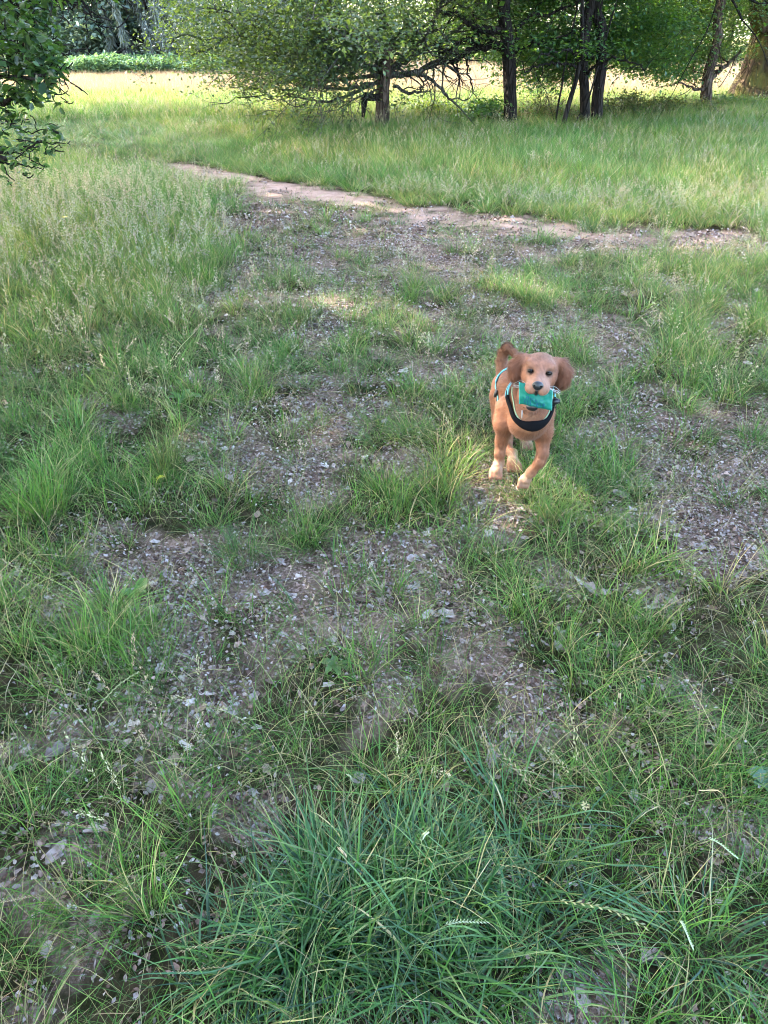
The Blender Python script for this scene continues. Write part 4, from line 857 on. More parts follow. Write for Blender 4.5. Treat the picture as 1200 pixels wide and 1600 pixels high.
# tail, carried up and curled over
tail = [A3(786, 588, 3.03), A3(784, 568, 3.08), A3(786, 552, 3.09), A3(792, 544, 3.07), A3(802, 550, 3.05), A3(812, 558, 3.04)]
chain(tail, [.026, .020, .019, .018, .013, .006], .012)
vg = openvdb.FloatGrid(1.0); vg.copyFromArray(np.ascontiguousarray(D_))
pv, pt3, pq = vg.convertToPolygons(0.0, 0.0)
pv = np.asarray(pv) * vox + lo; del vg
Fq = np.asarray(pq, np.int64).reshape(-1, 4)[:, ::-1]; Ft = np.asarray(pt3, np.int64).reshape(-1, 3)[:, ::-1]
dog_loc = np.array([.545, 2.70, 0]); dog = empty('dog', dog_loc)
tag(dog, 'golden-red puppy running toward the viewer with a teal toy in its mouth', 'dog')
legsP = np.array(pl[3:] + pr[3:] + h1[3:] + h2[3:]); tailP = np.array(tail)
CREAM = np.array([0.320, 0.183, 0.113]); GOLD = np.array([0.191, 0.072, 0.034]); RED = np.array([0.149, 0.055, 0.029]); PALE = np.array([0.221, 0.102, 0.055])
def fur_col(P):
    h = P - HC; r, f, u = h @ HR, h @ HF, h @ HU; c = np.tile(GOLD, (len(P), 1))
    def mixin(c, col, w): w = np.clip(w, 0, 1)[:, None]; return c * (1 - w) + col * w
    paw = np.min(np.linalg.norm(P[:, None] - np.array([pl[-1], pr[-1], h1[-1], h2[-1]])[None], axis=2), 1)
    c = mixin(c, CREAM * 1.05, (.052 - paw) / .03)
    c = mixin(c, PALE, np.exp(-(((P - A3(824, 650, 2.46)) / np.array([.05, .07, .10])) ** 2).sum(1)) * .8)
    c = mixin(c, PALE, np.exp(-((P[:, 2] - .12) / .09) ** 2) * .45 * (P[:, 2] < .2))
    head = np.linalg.norm(h, axis=1) < .16
    c = mixin(c, np.array([0.198, 0.079, 0.044]), head * .85)
    c = mixin(c, np.array([0.267, 0.134, 0.088]), head * np.clip((f - .055) / .035, 0, 1) * .85)                 # muzzle
    c = mixin(c, np.array([0.320, 0.148, 0.092]), head * np.exp(-((u - .045) / .02) ** 2) * .4)
    ear = head & (np.abs(r) > .066); c = mixin(c, RED, np.clip((np.abs(r) - .058) / .015, 0, 1) * head * (f < .05) * .85)
    br = head * np.exp(-((np.abs(r) - .022) / .010) ** 2 - ((u - .030) / .010) ** 2) * .55; c = mixin(c, RED, br)  # brow shading put into the fur colour
    ed = np.linalg.norm(np.stack([np.abs(r) - .0315, f - .055, u - .014], -1), axis=1); c = mixin(c, np.array([.10, .045, .025]), np.clip((.021 - ed) / .008, 0, .8))  # fur darkened round the eyes like shaded sockets
    td = np.min(np.linalg.norm(P[:, None] - tailP[None], axis=2), 1); c = mixin(c, PALE * .95, (td < .05) * .35)
    n = fbm(P[:, 0] * 1.6 + P[:, 1] * .5, P[:, 2] * .6 + P[:, 1] * .5, .010, 5, 3) - .5; return c * np.clip(1 + .8 * n, .55, 1.45)[:, None]
M_FUR, t = new_mat('golden fur'); L = t.links; at_ = N(t, 'ShaderNodeAttribute', attribute_name='col')
p = N(t, 'ShaderNodeBsdfPrincipled', inp={'Roughness': .6, 'Specular IOR Level': .3}); L.new(at_.outputs['Color'], p.inputs['Base Color'])
p.inputs['Sheen Weight'].default_value = .08; p.inputs['Sheen Roughness'].default_value = .4; p.inputs['Sheen Tint'].default_value = (1, .85, .75, 1)
o_ = N(t, 'ShaderNodeOutputMaterial'); L.new(p.outputs[0], o_.inputs[0])
a_, b_, c_ = pv[Fq[:, 0]], pv[Fq[:, 1]], pv[Fq[:, 2]]; nz0 = np.cross(b_ - a_, c_ - a_)[:, 2]; zc = a_[:, 2]
if nz0[zc > np.quantile(zc, .97)].mean() < 0: Fq = Fq[:, ::-1]; Ft = Ft[:, ::-1]
bvh = BVHTree.FromPolygons([tuple(x) for x in pv], [tuple(int(i) for i in f) for f in np.vstack([Fq])] + [tuple(int(i) for i in f) for f in Ft])
body = link('body', mk_mesh('body', pv - dog_loc, [Fq, Ft] if len(Ft) else [Fq], fur_col(pv), smooth=True), M_FUR, dog)
HARN = []                                            # points under the harness, where no fur is grown
M_BLK = plain_mat('black webbing', (.004, .004, .005), .9, .08, .3, 300, .5); M_TEAL = plain_mat('teal trim', (.12, .42, .46), .6, .4, .1, 200)
M_BUC = plain_mat('black buckle plastic', (.012, .013, .016), .3, .5, .1, 80)
def on_body(c, d, off=.004):
    """outermost body surface met when coming back toward c along d"""
    o0 = Vector(c) + Vector(d).normalized() * .22; h = bvh.ray_cast(o0, -Vector(d).normalized(), .22)
    if h[0] is None: return None
    if h[1].dot(Vector(d)) < 0: h = (h[0], -h[1])
    return np.array(h[0]) + np.array(h[1]) * off, np.array(h[1])
def band(name, pts, width, thick, mat, parent, side=None, lab=None, closed=False, bulge=.0):
    """a padded ribbon through (point, normal) pairs"""
    P = np.array([p_ for p_, n_ in pts]); Nn = np.array([n_ for p_, n_ in pts]); Nn = np.array([(Nn[max(0, i - 1):i + 2].mean(0)) for i in range(len(Nn))])
    for _ in range(3): P[1:-1] = (P[:-2] + 2 * P[1:-1] + P[2:]) / 4
    T = np.gradient(P, axis=0); T /= np.linalg.norm(T, axis=1)[:, None] + 1e-9; Nn -= (Nn * T).sum(1)[:, None] * T; Nn /= np.linalg.norm(Nn, axis=1)[:, None] + 1e-9; S = np.cross(T, Nn)
    prof = [(-.5, 0), (-.46, .7), (-.25, 1), (.25, 1), (.46, .7), (.5, 0), (.3, -.5), (-.3, -.5)]; w = np.broadcast_to(width, (len(P),))
    V = np.stack([P + S * (a * w)[:, None] + Nn * (b * thick) for a, b in prof], 1).reshape(-1, 3); k = len(prof); i = np.arange(len(P) - 1)[:, None] * k; j = np.arange(k)[None]; jk = (j + 1) % k
    F = np.stack([i + j, i + jk, i + k + jk, i + k + j], -1).reshape(-1, 4); mb = MB(); mb.add(V - dog_loc, (), F)
    e0 = [list(range(k))]; 
    for b0 in (0, (len(P) - 1) * k): mb.F4.append(np.array([[b0, b0 + 1, b0 + 4, b0 + 5], [b0 + 1, b0 + 2, b0 + 3, b0 + 4], [b0, b0 + 5, b0 + 6, b0 + 7]]))
    o = link(name, mb.mesh(name, True), mat, parent); HARN.extend(list(P)); HARN.extend(list(P + S * (w * .35)[:, None])); HARN.extend(list(P - S * (w * .35)[:, None])); return o, P, S, w
def loop(c, e1, e2, angs, off=.004):
    out = []
    for a in angs:
        h = on_body(c, np.array(e1) * math.cos(a) + np.array(e2) * math.sin(a), off)
        if h is not None: out.append(h)
    return out
# chest pad: a U around the base of the neck, in a plane leaning back from the breast to the withers
c0 = (A3(832, 648, 2.52) + A3(812, 596, 2.66)) / 2 + np.array([.004, -.040, .010]); e_s = np.array([.985, -.17, 0]); top = A3(812, 590, 2.67); bot = A3(830, 688, 2.40); e_v = bot - top; e_v /= np.linalg.norm(e_v)
angs = np.linspace(R(-8), R(188), 34)                   # 90 deg = down at the breast
harness_pts = loop(c0, e_s, e_v, angs, .007)
hz_, P_, S__, w_ = band('harness', harness_pts, .018 + .026 * np.exp(-((np.linspace(0, 1, len(harness_pts)) - .5) / .10) ** 2), .0065, M_BLK, dog)
hz = hz_; hz['label'] = 'black padded chest harness with teal trim'
up_pts = loop(c0, e_s, e_v, np.linspace(R(186), R(352), 26), .010); o, P2, S2, w2 = band('neck_strap', up_pts, .016, .003, M_BLK, hz)
def piping(P, S, w, s, r=.0032, par=None):
    mb = MB(); tube(mb, P + S * (w * .5 * s)[:, None] + np.array([0, 0, .002]) - dog_loc, r, 6); return link('trim', mb.mesh('trim', True), M_TEAL, par)
piping(P2, S2, w2, 1, par=hz); piping(P2, S2, w2, -1, par=hz)
# girth strap behind the shoulders and the strap that joins it to the neck loop
cg = A3(806, 624, 2.735); g_pts = loop(cg, (1, 0, 0), (0, .10, 1), np.linspace(0, 2 * math.pi, 44), .017); o, P3, S3, w3 = band('girth_strap', g_pts, .024, .004, M_BLK, hz); piping(P3, S3, w3, 1, par=hz); piping(P3, S3, w3, -1, par=hz)
def buckle(c, ax, up, sx, sy, sz, parent):
    ax = np.array(ax, float) / np.linalg.norm(ax); up = np.array(up, float); up -= ax * (up @ ax); up /= np.linalg.norm(up); s2 = np.cross(ax, up); mb = MB()
    for (o1, o2, a, b, c_) in ((0, 0, sx, sy, sz), (sx * 1.05, 0, sx * .35, sy * .7, sz * .8), (0, sy * .9, sx * .5, sy * .18, sz * .6), (0, -sy * .9, sx * .5, sy * .18, sz * .6)):
        cc = np.array(c) + ax * o1 + s2 * o2; V = []; 
        for zz, q in ((-1, .82), (-.5, 1), (.5, 1), (1, .82)):
            for th in np.linspace(0, 2 * math.pi, 12, endpoint=False):
                x_ = math.copysign(abs(math.cos(th)) ** .5, math.cos(th)); y_ = math.copysign(abs(math.sin(th)) ** .5, math.sin(th)); V.append(cc + ax * a * x_ * q + s2 * b * y_ * q + up * c_ * zz)
        F = [(l * 12 + k, l * 12 + (k + 1) % 12, (l + 1) * 12 + (k + 1) % 12, (l + 1) * 12 + k) for l in range(3) for k in range(12)]
        F += [(0, 11, 10, 1), (1, 10, 9, 2), (2, 9, 8, 3), (3, 8, 7, 4), (4, 7, 6, 5)]; F += [tuple(36 + i_ for i_ in f[::-1]) for f in F[-5:]]; mb.add(np.array(V) - dog_loc, (), F)
    return link('buckle', mb.mesh('buckle'), M_BUC, parent)
h = on_body(cg, (-.80, -.25, .50), .012); 
if h: buckle(h[0], (.25, 0, 1), h[1], .020, .015, .006, hz)
bR = A3(868, 627, 2.50); buckle(bR, (1, -.1, .05), (0, -1, .4), .012, .011, .008, hz); HARN.append(bR)
mb = MB(); tube(mb, spline([bR + (-.005, 0, 0), bR + (-.004, .01, -.022), P_[1]], 8) - dog_loc, .008, 8); link('side_release', mb.mesh('side_release', True), M_BUC, hz)
# thin pale collar with its tag
cc = (HC + HF * -.030 + HU * -.125); ring = loop(cc, HR, HF * .80 + HU * -.55, np.linspace(-.4, math.pi + .4, 30), .003)
mc = plain_mat('pale green collar', (.22, .33, .20), .6, .3)
if len(ring) > 5: o, P4, S4, w4 = band('collar', ring, .006, .002, mc, dog)
mm = plain_mat('steel tag', (.30, .30, .29), .35, .6); mb = MB(); q = A3(816, 641, 2.44); tube(mb, np.array([q, q + (0, -.003, -.012), q + (.001, -.004, -.03)]) - dog_loc, [.002, .0025, .0015], 6); link('collar_tag', mb.mesh('collar_tag'), mm, dog)

# eyes, nose, lip with the mouth's shade as black
def ellipsoid(name, c, rad, ax, mat, parent, n=14, m_=20, warp=None):
    V = []; 
    for i_ in range(n + 1):
        ph = math.pi * i_ / n
        for j_ in range(m_):
            th = 2 * math.pi * j_ / m_; q = np.array([math.sin(ph) * math.cos(th), math.sin(ph) * math.sin(th), math.cos(ph)])
            if warp: q = warp(q)
            V.append(np.array(c) + ax[0] * q[0] * rad[0] + ax[1] * q[1] * rad[1] + ax[2] * q[2] * rad[2])
    F = [(i_ * m_ + j_, (i_ + 1) * m_ + j_, (i_ + 1) * m_ + (j_ + 1) % m_, i_ * m_ + (j_ + 1) % m_) for i_ in range(n) for j_ in range(m_)]
    mb = MB(); mb.add(np.array(V) - dog_loc, (), F); return link(name, mb.mesh(name, True), mat, parent)
M_EYE = plain_mat('dark eye', (.004, .003, .002), .10, .25, .2, 200); M_NOSE = plain_mat('black nose', (.010, .010, .012), .28, .6, .3, 500, .6); M_LIP_SHADE = plain_mat('black lip and mouth shade', (.012, .010, .011), .35, .5, .2, 100)
M_RIM = plain_mat('eye rim', (.035, .02, .015), .5, .4)
for s in (-1, 1):
    e = ellipsoid('eye', hd(s * .0315, .0518, .0140), (.0106, .0100, .0086), HA, M_EYE, dog)
    mb = MB(); th = np.linspace(0, 2 * math.pi, 17); tube(mb, np.array([hd(s * .0315 + .0112 * math.cos(a), .0588 - .005 * abs(math.cos(a)), .0145 + (.0066 if math.sin(a) > 0 else .0072) * math.sin(a)) for a in th]) - dog_loc, .0022, 6, cap=False); link('eyelid', mb.mesh('eyelid', True), M_RIM, e)
def nosewarp(q):
    q = q.copy(); q[0] *= 1 - .30 * max(0, -q[2]) ; 
    if q[2] > 0: q[2] *= .85
    return q
nose = ellipsoid('nose', hd(0, .117, -.011), (.0200, .0130, .0185), HA, M_NOSE, dog, 16, 24, nosewarp)
for s in (-1, 1): ellipsoid('nostril', hd(s * .0105, .1265, -.009), (.0045, .0030, .0028), HA, plain_mat('nostril', (.002, .002, .002), .9, .1), nose, 8, 10)
mb = MB(); tube(mb, np.array([hd(0, .119, -.024), hd(0, .114, -.036), hd(0, .108, -.048)]) - dog_loc, [.006, .005, .006], 8); link('philtrum', mb.mesh('philtrum', True), M_LIP_SHADE, nose)  # black below the nose, also standing for the shaded gap between the flews
ellipsoid('lip_mouth_shade', hd(-.006, .066, -.116), (.022, .014, .017), HA, M_LIP_SHADE, dog)  # dark lip that also stands for the shaded mouth interior

# fur: one narrow sliver per hair, lying along the coat
def grow_fur():
    g = np.random.default_rng(77); tri = np.vstack([Fq[:, [0, 1, 2]], Fq[:, [0, 2, 3]]] + ([Ft] if len(Ft) else [])); a, b, c = pv[tri[:, 0]], pv[tri[:, 1]], pv[tri[:, 2]]
    nn = np.cross(b - a, c - a); ar = np.linalg.norm(nn, axis=1); nn /= ar[:, None] + 1e-12
    if np.mean(((a - pv.mean(0)) * nn).sum(1)) < 0: nn = -nn
    n = 85000; k = g.choice(len(tri), n, p=ar / ar.sum()); r1 = np.sqrt(g.random((n, 1))); r2 = g.random((n, 1)); P = a[k] * (1 - r1) + b[k] * r1 * (1 - r2) + c[k] * r1 * r2; Nn = nn[k]
    h = P - HC; hr, hf, hu = h @ HR, h @ HF, h @ HU; head = np.linalg.norm(h, axis=1) < .135
    flow = np.tile(np.array([-.05, .75, -.55]), (n, 1)); flow[P[:, 2] < .24] = (0, .2, -1)
    flow[head] = (h[head] - HF * .14) ; flow[head] /= np.linalg.norm(flow[head], axis=1)[:, None]
    ear = head & (np.abs(hr) > .066) & (hf < .04); flow[ear] = np.sign(hr[ear])[:, None] * HR * np.clip((hu[ear] - 0) / .05, -.4, .8)[:, None] - HU * .9
    td = np.linalg.norm(P[:, None] - tailP[None], axis=2); ti = td.argmin(1); tl_ = td.min(1) < .04; tl_ &= P[:, 1] > 2.98
    nxt = tailP[np.minimum(ti + 1, len(tailP) - 1)] - tailP[np.maximum(ti - 1, 0)]; flow[tl_] = nxt[tl_] / np.linalg.norm(nxt[tl_], axis=1)[:, None] + (.0, 0, -.35)
    flow += g.normal(0, .22, (n, 3)); flow -= (flow * Nn).sum(1)[:, None] * Nn; flow /= np.linalg.norm(flow, axis=1)[:, None] + 1e-9
    ln = np.full(n, .012); ln[head] = .008; ln[head & (hf > .05)] = .0035; ln[ear] = .022; ln[tl_] = .022; paw = P[:, 2] < .14; ln[(P[:, 2] < .26) & ~head] = .0085; ln[paw] = .005
    br_ = (~head) & (P[:, 1] < 2.62) & (P[:, 2] > .26); ln[br_] = .016; ln *= g.uniform(.6, 1.35, n)
    kd = KDTree(len(HARN)); [kd.insert(Vector(p_), i_) for i_, p_ in enumerate(HARN)]; kd.balance()
    near = np.array([kd.find(Vector(p_))[2] for p_ in P]) < .016
    ev = np.linalg.norm(np.stack([np.abs(hr) - .0315, hf - .056, hu - .0145], -1), axis=1) < .0125; nz_ = np.linalg.norm(np.stack([hr / .021, (hf - .117) / .014, (hu + .006) / .016], -1), axis=1) < 1.1
    ok = ~(near | ev | nz_); P, Nn, flow, ln = P[ok], Nn[ok], flow[ok], ln[ok]; n = len(P); lift = g.uniform(.05, .42, (n, 1)) * np.where(ln < .0095, .55, 1)[:, None]; D = flow * (1 - lift * .5) + Nn * lift; D /= np.linalg.norm(D, axis=1)[:, None]
    S = np.cross(D, Nn); S /= np.linalg.norm(S, axis=1)[:, None] + 1e-9; w = .0014; mid_ = P + D * (ln * .55)[:, None]; tip = P + D * (ln * .9)[:, None] + flow * (ln * .15)[:, None] - np.array([0, 0, 1]) * (ln * .08)[:, None]
    P0 = P - Nn * .001; V = np.stack([P0 - S * w / 2, P0 + S * w / 2, mid_ + S * w * .4, tip, mid_ - S * w * .4], 1).reshape(-1, 3); b0 = np.arange(n)[:, None] * 5; F4 = b0 + np.array([[0, 1, 2, 4]]); F3 = b0 + np.array([[4, 2, 3]])
    col = fur_col(P) * g.uniform(.93, 1.08, (n, 1)); me = mk_mesh('fur', V - dog_loc, [F3, F4], np.repeat(col, 5, 0), smooth=True); nr_ = Nn * .85 + g.normal(0, .18, Nn.shape) + D * .15; nr_ /= np.linalg.norm(nr_, axis=1)[:, None]
    if len(me.vertices) == len(V): me.normals_split_custom_set_from_vertices(np.repeat(nr_, 5, 0).tolist())
    tag(link('fur', me, M_FUR, dog), kind='stuff')
grow_fur()
mw = plain_mat('white whisker', (.7, .65, .6), .4, .4); g = np.random.default_rng(4)
for s in (-1, 1):
    mb = MB()
    for q in range(6):
        b0 = hd(s * .038, .085 - q * .004, -.022 - .004 * q); tube(mb, spline([b0, b0 + HR * s * .022 + HU * g.normal(.0, .006), b0 + HR * s * .045 - HU * (.004 + .012 * g.random())], 6) - dog_loc, np.linspace(.0006, .0003, 6), 3)
    link('whiskers', mb.mesh('whiskers'), mw, dog)

# ------------------------------------------------------------------ the canvas toy held in the mouth
def toy_mesh():
    cs = [A3(811.5, 597.5, 2.425), A3(863, 609.5, 2.415), A3(862, 641.5, 2.42), A3(811.5, 631, 2.43)]      # corners: top left, top right, bottom right, bottom left
    n, m_ = 29, 19; out = {}
    root = (cs[0] + cs[1] + cs[2] + cs[3]) / 4; out['loc'] = root
    nrm = np.cross(cs[1] - cs[0], cs[3] - cs[0]); nrm /= np.linalg.norm(nrm); nrm = nrm if nrm[1] < 0 else -nrm; vert = (cs[3] - cs[0]) / np.linalg.norm(cs[3] - cs[0])
    V = []
    def pt(s, t, side, lift=0.0):
        p_ = (cs[0] * (1 - s) + cs[1] * s) * (1 - t) + (cs[3] * (1 - s) + cs[2] * s) * t
        bite = math.exp(-((s - .60) / .20) ** 2) * (1 - t) ** 1.3                                      # pressed down by the muzzle
        p_ = p_ + vert * (.021 * bite) - nrm * .004 * bite
        th = .0175 * (max(0, math.sin(math.pi * s)) ** .45) * (max(0, math.sin(math.pi * t)) ** .5) * (1 - .35 * bite)
        wr = .0042 * (vnoise(s * 9, t * 7, 3) - .5) * 2
        return p_ + nrm * (side * th + wr + side * lift)
    for side in (1, -1):
        for a in range(n):
            for b in range(m_): V.append(pt(a / (n - 1), b / (m_ - 1), side) - root)
    F = []
    for sd in range(2):
        for a in range(n - 1):
            for b in range(m_ - 1):
                q = sd * n * m_ + a * m_ + b; f = (q, q + m_, q + m_ + 1, q + 1); F.append(f if sd == 0 else f[::-1])
    out['V'], out['F'], out['pt'], out['root'] = V, F, pt, root; return out
tm_ = toy_mesh(); toy = empty('dog_toy', tm_['root']); tag(toy, 'teal canvas pillow toy with faint blue lettering held in the puppy\'s mouth', 'dog toy')
M_TOY = plain_mat('teal canvas', (.004, .150, .105), .6, .35, .18, 120, .4); mb = MB(); mb.add(tm_['V'], (), tm_['F']); link('canvas', mb.mesh('canvas', True), M_TOY, toy)
M_INK = plain_mat('blue print', (.004, .085, .14), .6, .3)
def glyphs(t0, t1, s0, s1, shapes):
    n = len(shapes); cw = (s1 - s0) / n
    for i_, sh in enumerate(shapes):
        mb = MB()
        for (x0, y0, x1, y1) in sh:
            P = [tm_['pt'](s0 + cw * (i_ + .12 + .72 * (x0 + (x1 - x0) * k)), t0 + (t1 - t0) * (y0 + (y1 - y0) * k), 1, .0007) - tm_['root'] for k in np.linspace(0, 1, 4)]; tube(mb, P, .0011, 4, flat=.4)
        link('letter', mb.mesh('letter'), M_INK, toy)
# two lines of print too blurred to read in the photograph: upright strokes and bows of letter size
glyphs(.44, .60, .20, .72, [[(0, 0, 0, 1), (0, .5, 1, .5)], [(0, 0, 0, 1)], [(0, 0, 0, 1), (1, 0, 1, 1)], [(.2, 0, .2, 1)], [(0, .3, 1, .3), (.5, 0, .5, 1)], [(0, 0, 0, 1), (0, 1, 1, 1)], [(.5, 0, .5, 1)], [(0, 0, 1, 0), (0, 1, 1, 1)]])
glyphs(.62, .88, .12, .82, [[(0, 0, 1, 1), (1, 0, 0, 1)], [(0, 0, 0, 1), (1, 0, 1, 1), (0, 1, 1, 1)], [(.5, 0, .5, 1)], [(0, 0, 0, 1), (0, 1, .8, 1)], [(0, 0, 1, .5), (1, .5, 0, 1)], [(0, 0, 0, 1), (1, 0, 1, 1)], [(0, 0, 0, 1), (1, 0, 1, 1), (0, 0, 1, 0)], [(.5, 0, .5, 1)], [(0, 0, .5, 1), (1, 0, .5, 1)], [(0, 0, 0, 1)]])
mb = MB(); e = [tm_['pt'](0, t_, 1) - tm_['root'] for t_ in np.linspace(0, 1, 8)]; tube(mb, e, .0014, 5); e = [tm_['pt'](1, t_, 1) - tm_['root'] for t_ in np.linspace(0, 1, 8)]; tube(mb, e, .0014, 5)
link('seam', mb.mesh('seam', True), plain_mat('seam', (.10, .45, .40), .6, .4), toy)
# ------------------------------------------------------------------ single plants, stalks and leaves one can point at
g = np.random.default_rng(501)
def tussock(u, v, label, name='grass_tussock', n=170, rad=.07, Lr=(.12, .26), w=.0022, lean=.3, bend=.6, cols=GS, mat=None, dry=.06, seg=5):
    q = ground_pt(u, v); o = link(name, tm(*blades(g, n, rad, Lr, w, lean, bend, cols, seg=seg, dry=dry)).mesh(name), mat or M_MEAD); o.location = (q.x, q.y, gz(q)); return tag(o, label, 'grass tuft')
tussock(265, 742, 'dark stiff upright rush tuft on the bare ground left of centre', 'rush_tussock', 110, .05, (.16, .30), .0024, .12, .12, [(.035, .06, .02), (.05, .07, .025), (.06, .06, .025)])
tussock(62, 805, 'bright green dense grass tussock near the left edge', n=260, rad=.09, Lr=(.16, .30), cols=[(.075, .17, .03), (.09, .19, .035)])
tussock(205, 1000, 'bright green short tussock below the round-leaved dock', n=230, rad=.075, Lr=(.10, .19), lean=.5, cols=[(.08, .16, .035), (.10, .18, .045)])
tussock(1070, 522, 'bright green upright tussock on the brown ground at far right', n=200, rad=.09, Lr=(.14, .26), cols=[(.09, .18, .04), (.075, .15, .04)])
tussock(378, 872, 'dark green coarse tussock beside the pale-flecked bare patch', n=170, rad=.07, Lr=(.12, .24), lean=.5, cols=[(.05, .10, .03), (.065, .12, .035)])
tussock(432, 562, 'small green tussock in the middle of the worn strip', n=120, rad=.05, Lr=(.10, .18), cols=[(.07, .14, .03)])
tussock(865, 805, 'yellow-green grass tuft right of the puppy\'s front paw', n=170, rad=.06, Lr=(.10, .2), cols=[(.09, .17, .04), (.12, .17, .05)])
tussock(925, 362, 'small dark weed tuft growing on the pale path', n=120, rad=.10, Lr=(.10, .2), w=.006, lean=.5, cols=[(.05, .09, .04), (.06, .11, .05)])
tussock(603, 372, 'little isolated green tuft just below the path', n=110, rad=.07, Lr=(.06, .12), lean=.6, cols=[(.08, .15, .04)])

tussock(790, 772, 'thin sunlit tuft just below the puppy\'s planted front paw', n=60, rad=.05, Lr=(.06, .13), w=.0018, lean=.4, cols=[(.10, .16, .04), (.15, .16, .07)], dry=.3)
tussock(828, 782, 'short wispy tuft just below the puppy\'s raised front paw', n=70, rad=.055, Lr=(.06, .14), w=.0018, lean=.4, cols=[(.08, .15, .035), (.12, .17, .05)], dry=.2)

def broad_leaf(L_, w, curl=.5, m_=8, tipw=1.0):
    t_ = np.linspace(0, 1, m_); ww = np.sin(np.clip(t_ * .93 + .05, 0, 1) * math.pi) ** .6 * w / 2; ww[0] = .0015
    th = .25 + curl * t_ * 2.0; y = np.concatenate([[0], np.cumsum(np.sin(th[:-1] + .5))]) * L_ / m_; z = np.concatenate([[0], np.cumsum(np.cos(th[:-1] + .5))]) * L_ / m_
    rows = [np.stack([s * ww, y, z + abs(s) * ww * .35 + .0015 * np.sin(t_ * 20) * s], -1) for s in (-1, -.5, 0, .5, 1)]
    V = np.stack(rows, 1).reshape(-1, 3); b = np.arange(m_ - 1)[:, None] * 5; F = np.concatenate([np.concatenate([b + k, b + k + 1, b + k + 6, b + k + 5], 1) for k in range(4)]); return V, F
M_WEED = leafy_mat('weed leaf', trans=.3, tcol=(1.6, 1.7, .6), rough=.4, spec=.5, rnd=.15)
def weed(name, label, cat, u, v, n, L_, w, curl, col, rot0=0.0, spread=6.28):
    q = ground_pt(u, v); root = empty(name, (q.x, q.y, gz(q))); tag(root, label, cat)
    for k in range(n):
        V, F = broad_leaf(L_ * g.uniform(.7, 1.15), w * g.uniform(.8, 1.1), curl * g.uniform(.6, 1.3)); b = MB(); b.add(V, (), F, np.array(col) * g.uniform(.85, 1.15)); o = link('leaf', b.mesh('leaf', True), M_WEED, root); o.rotation_euler = (0, 0, rot0 + spread * k / n + g.normal(0, .25))
    return root
weed('dock_plant', 'single bright round dock leaf standing up from the bare patch at left', 'weed', 213, 932, 3, .085, .045, .15, (.09, .20, .04))
weed('plantain_plant', 'low rosette of broad green leaves in the middle of the near ground', 'weed', 522, 1040, 7, .06, .022, .8, (.075, .14, .035))
weed('dock_plant', 'grey-green broad leaves cut off by the right edge of the picture', 'weed', 1203, 1225, 6, .075, .045, .7, (.085, .16, .10))
weed('plantain_plant', 'small broad-leaved weed in the shaded grass left of centre', 'weed', 287, 625, 6, .11, .035, .6, (.065, .14, .04))
weed('plantain_plant', 'small flat weed on the bare soil in the lower left', 'weed', 100, 1440, 6, .035, .012, .9, (.05, .09, .03))
# yellow flower in the tall grass, yellowed leaf
q = ground_pt(112, 392); fr = empty('ragwort_flower', (q.x, q.y, gz(q))); tag(fr, 'tiny yellow flower head above the tall grass at upper left', 'flower')
b = MB(); tube(b, spline([(0, 0, 0), (.01, 0, .12), (0, .01, .26)], 8), .0018, 5, (.08, .13, .04)); link('stem', b.mesh('stem'), M_WEED, fr)
M_YEL = plain_mat('yellow petals', (.75, .52, .03), .5, .3)
for k in range(12):
    a = k * 6.283 / 12; b = MB(); D = np.array([math.cos(a), math.sin(a), .15]); S = np.array([-math.sin(a), math.cos(a), 0]); V, F, c_ = diamonds(np.array([[0, .01, .26]]), D[None], S[None], .028, .012, (1, 1, 1)); b.add(V, (), F, c_); link('petal', b.mesh('petal'), M_YEL, fr)
b = MB(); V, F = broad_leaf(.055, .028, .9); b.add(V, (), F, (.42, .40, .04)); o = link('yellow_leaf', b.mesh('yellow_leaf', True), M_WEED); q = ground_pt(246, 762); o.location = (q.x, q.y, gz(q) + .03); o.rotation_euler = (R(30), 0, R(-75)); tag(o, 'single yellowed leaf lying on the grass below the rush tuft', 'leaf')

# arching ryegrass stalks of the foreground: root and head end read off the photograph
STALKS = [((420, 1425), (168, 1402), .30, 'blue-green ryegrass head pointing left above the lower-left bare patch', 1), ((330, 1440), (58, 1283), .26, 'pale twisted ryegrass head lying level near the left edge', 0),
          ((180, 1480), (2, 1409), .20, 'pale ryegrass head reaching the left edge low down', 0), ((520, 1545), (276, 1489), .26, 'cream ryegrass head over the grass at the bottom left, upper of two', 0),
          ((480, 1590), (264, 1521), .20, 'cream ryegrass head over the grass at the bottom left, lower of two', 0), ((300, 1290), (112, 1165), .22, 'pale ryegrass head leaning left across the leaf litter', 0),
          ((560, 1400), (543, 1210), .34, 'thin upright ryegrass stalk just left of the picture\'s middle line', 1), ((640, 1500), (668, 1300), .34, 'ryegrass stalk standing in the darkest clump', 1),
          ((560, 1500), (530, 1325), .28, 'ryegrass stalk with notched cream head left of the darkest clump', 0), ((880, 1380), (800, 1200), .30, 'tall pale ryegrass stalk rising right of the darkest clump', 1),
          ((1000, 1490), (1082, 1478), .22, 'pale ryegrass head drooping right beside the bare patch at the bottom', 1), ((1010, 1400), (1150, 1338), .26, 'green-white ryegrass head leaning right toward the right edge', 1),
          ((940, 1190), (968, 1090), .24, 'white ryegrass head hanging in the grass right of centre', 0), ((1120, 1380), (1095, 1235), .28, 'pale ryegrass head bent over near the right edge', 0),
          ((610, 1590), (760, 1440), .30, 'long ryegrass stalk arching up to the right over the bottom clump', 1), ((690, 740), (618, 645), .26, 'yellowish grass stalk just left of the puppy', 0)]
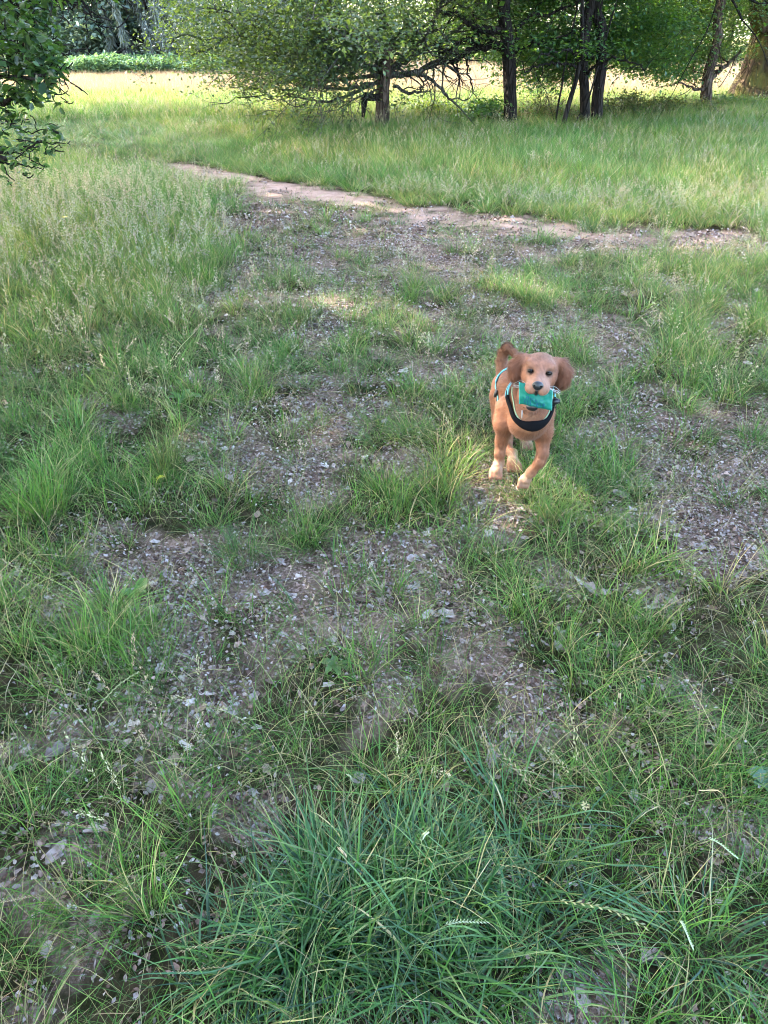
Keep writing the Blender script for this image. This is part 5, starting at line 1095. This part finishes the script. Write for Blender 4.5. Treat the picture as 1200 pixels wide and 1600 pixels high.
for (ru, rv), (hu, hv), hgt, lab, gk in STALKS:
    a = np.array(ground_pt(ru, rv)); a[2] = gz(a); dr = ray(hu, hv); best = None
    for t_ in np.linspace(.3, 4, 400):                         # the head lies on its sight line at a height fitting the stalk
        z = CAM_H + dr.z * t_
        if z < hgt * .62: best = np.array([dr.x * t_, dr.y * t_, z]); break
    pk = a * .45 + best * .55; pk[2] = hgt * .80; Q = spline([a, a * .8 + best * .2 + (0, 0, hgt * .45), pk, best], 26); root = empty('ryegrass_stalk', a); tag(root, lab, 'grass stalk'); b = MB()
    sc_ = (.16, .21, .09) if gk else (.20, .18, .10); tube(b, Q - a, np.linspace(.0009, .0004, 26), 4, sc_, cap=False); link('stem', b.mesh('stem'), M_DRY, root)
    m_ = 24; b = MB(); idx = np.linspace(16.5, 24.9, m_); k = idx.astype(int); base = Q[k] + (Q[k + 1] - Q[k]) * (idx - k)[:, None] - a; ax = Q[k + 1] - Q[k]; ax /= np.linalg.norm(ax, axis=1)[:, None]
    s0 = np.cross(ax, (0.2, .1, 1.0)); s0 /= np.linalg.norm(s0, axis=1)[:, None]; sg = np.where(np.arange(m_) % 2, 1, -1)[:, None]; cc_ = (.30, .38, .26) if gk else (.45, .39, .28)
    V, F, c_ = diamonds(base, ax * .92 + s0 * sg * .42, s0 * .6 + np.cross(ax, s0) * .8, .0095, .0027, cc_); b.add(V, (), F, c_); link('seed_head', b.mesh('seed_head'), M_DRY, root)

# the larger dead leaves
LV = []
for k in range(5):
    b = MB(); V, F = litter_leaf(g, 1.0, [0, 1, 0, 0, 1][k]); b.add(V, (), F, [(.40, .29, .24), (.30, .20, .155), (.48, .41, .37), (.25, .145, .10), (.38, .31, .29)][k]); me = b.mesh('fallen_leaf'); me.materials.append(M_LIT); LV.append(me)
spots = [(148, 866), (345, 1147), (357, 1270), (70, 1492), (292, 1172), (275, 1186), (288, 886), (336, 915), (312, 970), (235, 910), (400, 800), (455, 1000), (330, 1115), (205, 1130), (140, 1165), (370, 1170), (420, 1195), (520, 1000), (1060, 890), (1075, 912),
         (1110, 760), (1150, 830), (1045, 965), (1062, 1072), (1040, 1110), (870, 1005), (735, 1050), (905, 1560), (930, 1530), (890, 1515), (60, 1055), (90, 1000), (40, 1180), (235, 1235), (110, 1330), (1160, 1290), (1120, 940), (560, 1215), (495, 655), (480, 870)]
gc = set()
for (u, v) in spots:
    q = ground_pt(u + g.normal(0, 3), v + g.normal(0, 3)); o = bpy.data.objects.new('fallen_leaf', LV[g.integers(0, 5)]); C.objects.link(o); s = g.uniform(.028, .046); o.scale = (s, s, s); o.location = (q.x, q.y, gz(q) + s * .12)
    o.rotation_euler = (g.normal(0, .25), g.normal(0, .25), g.uniform(0, 6.28)); tag(o, 'curled pale brown dead leaf lying on a bare patch of soil', 'leaf', 'large fallen leaves on the bare ground')
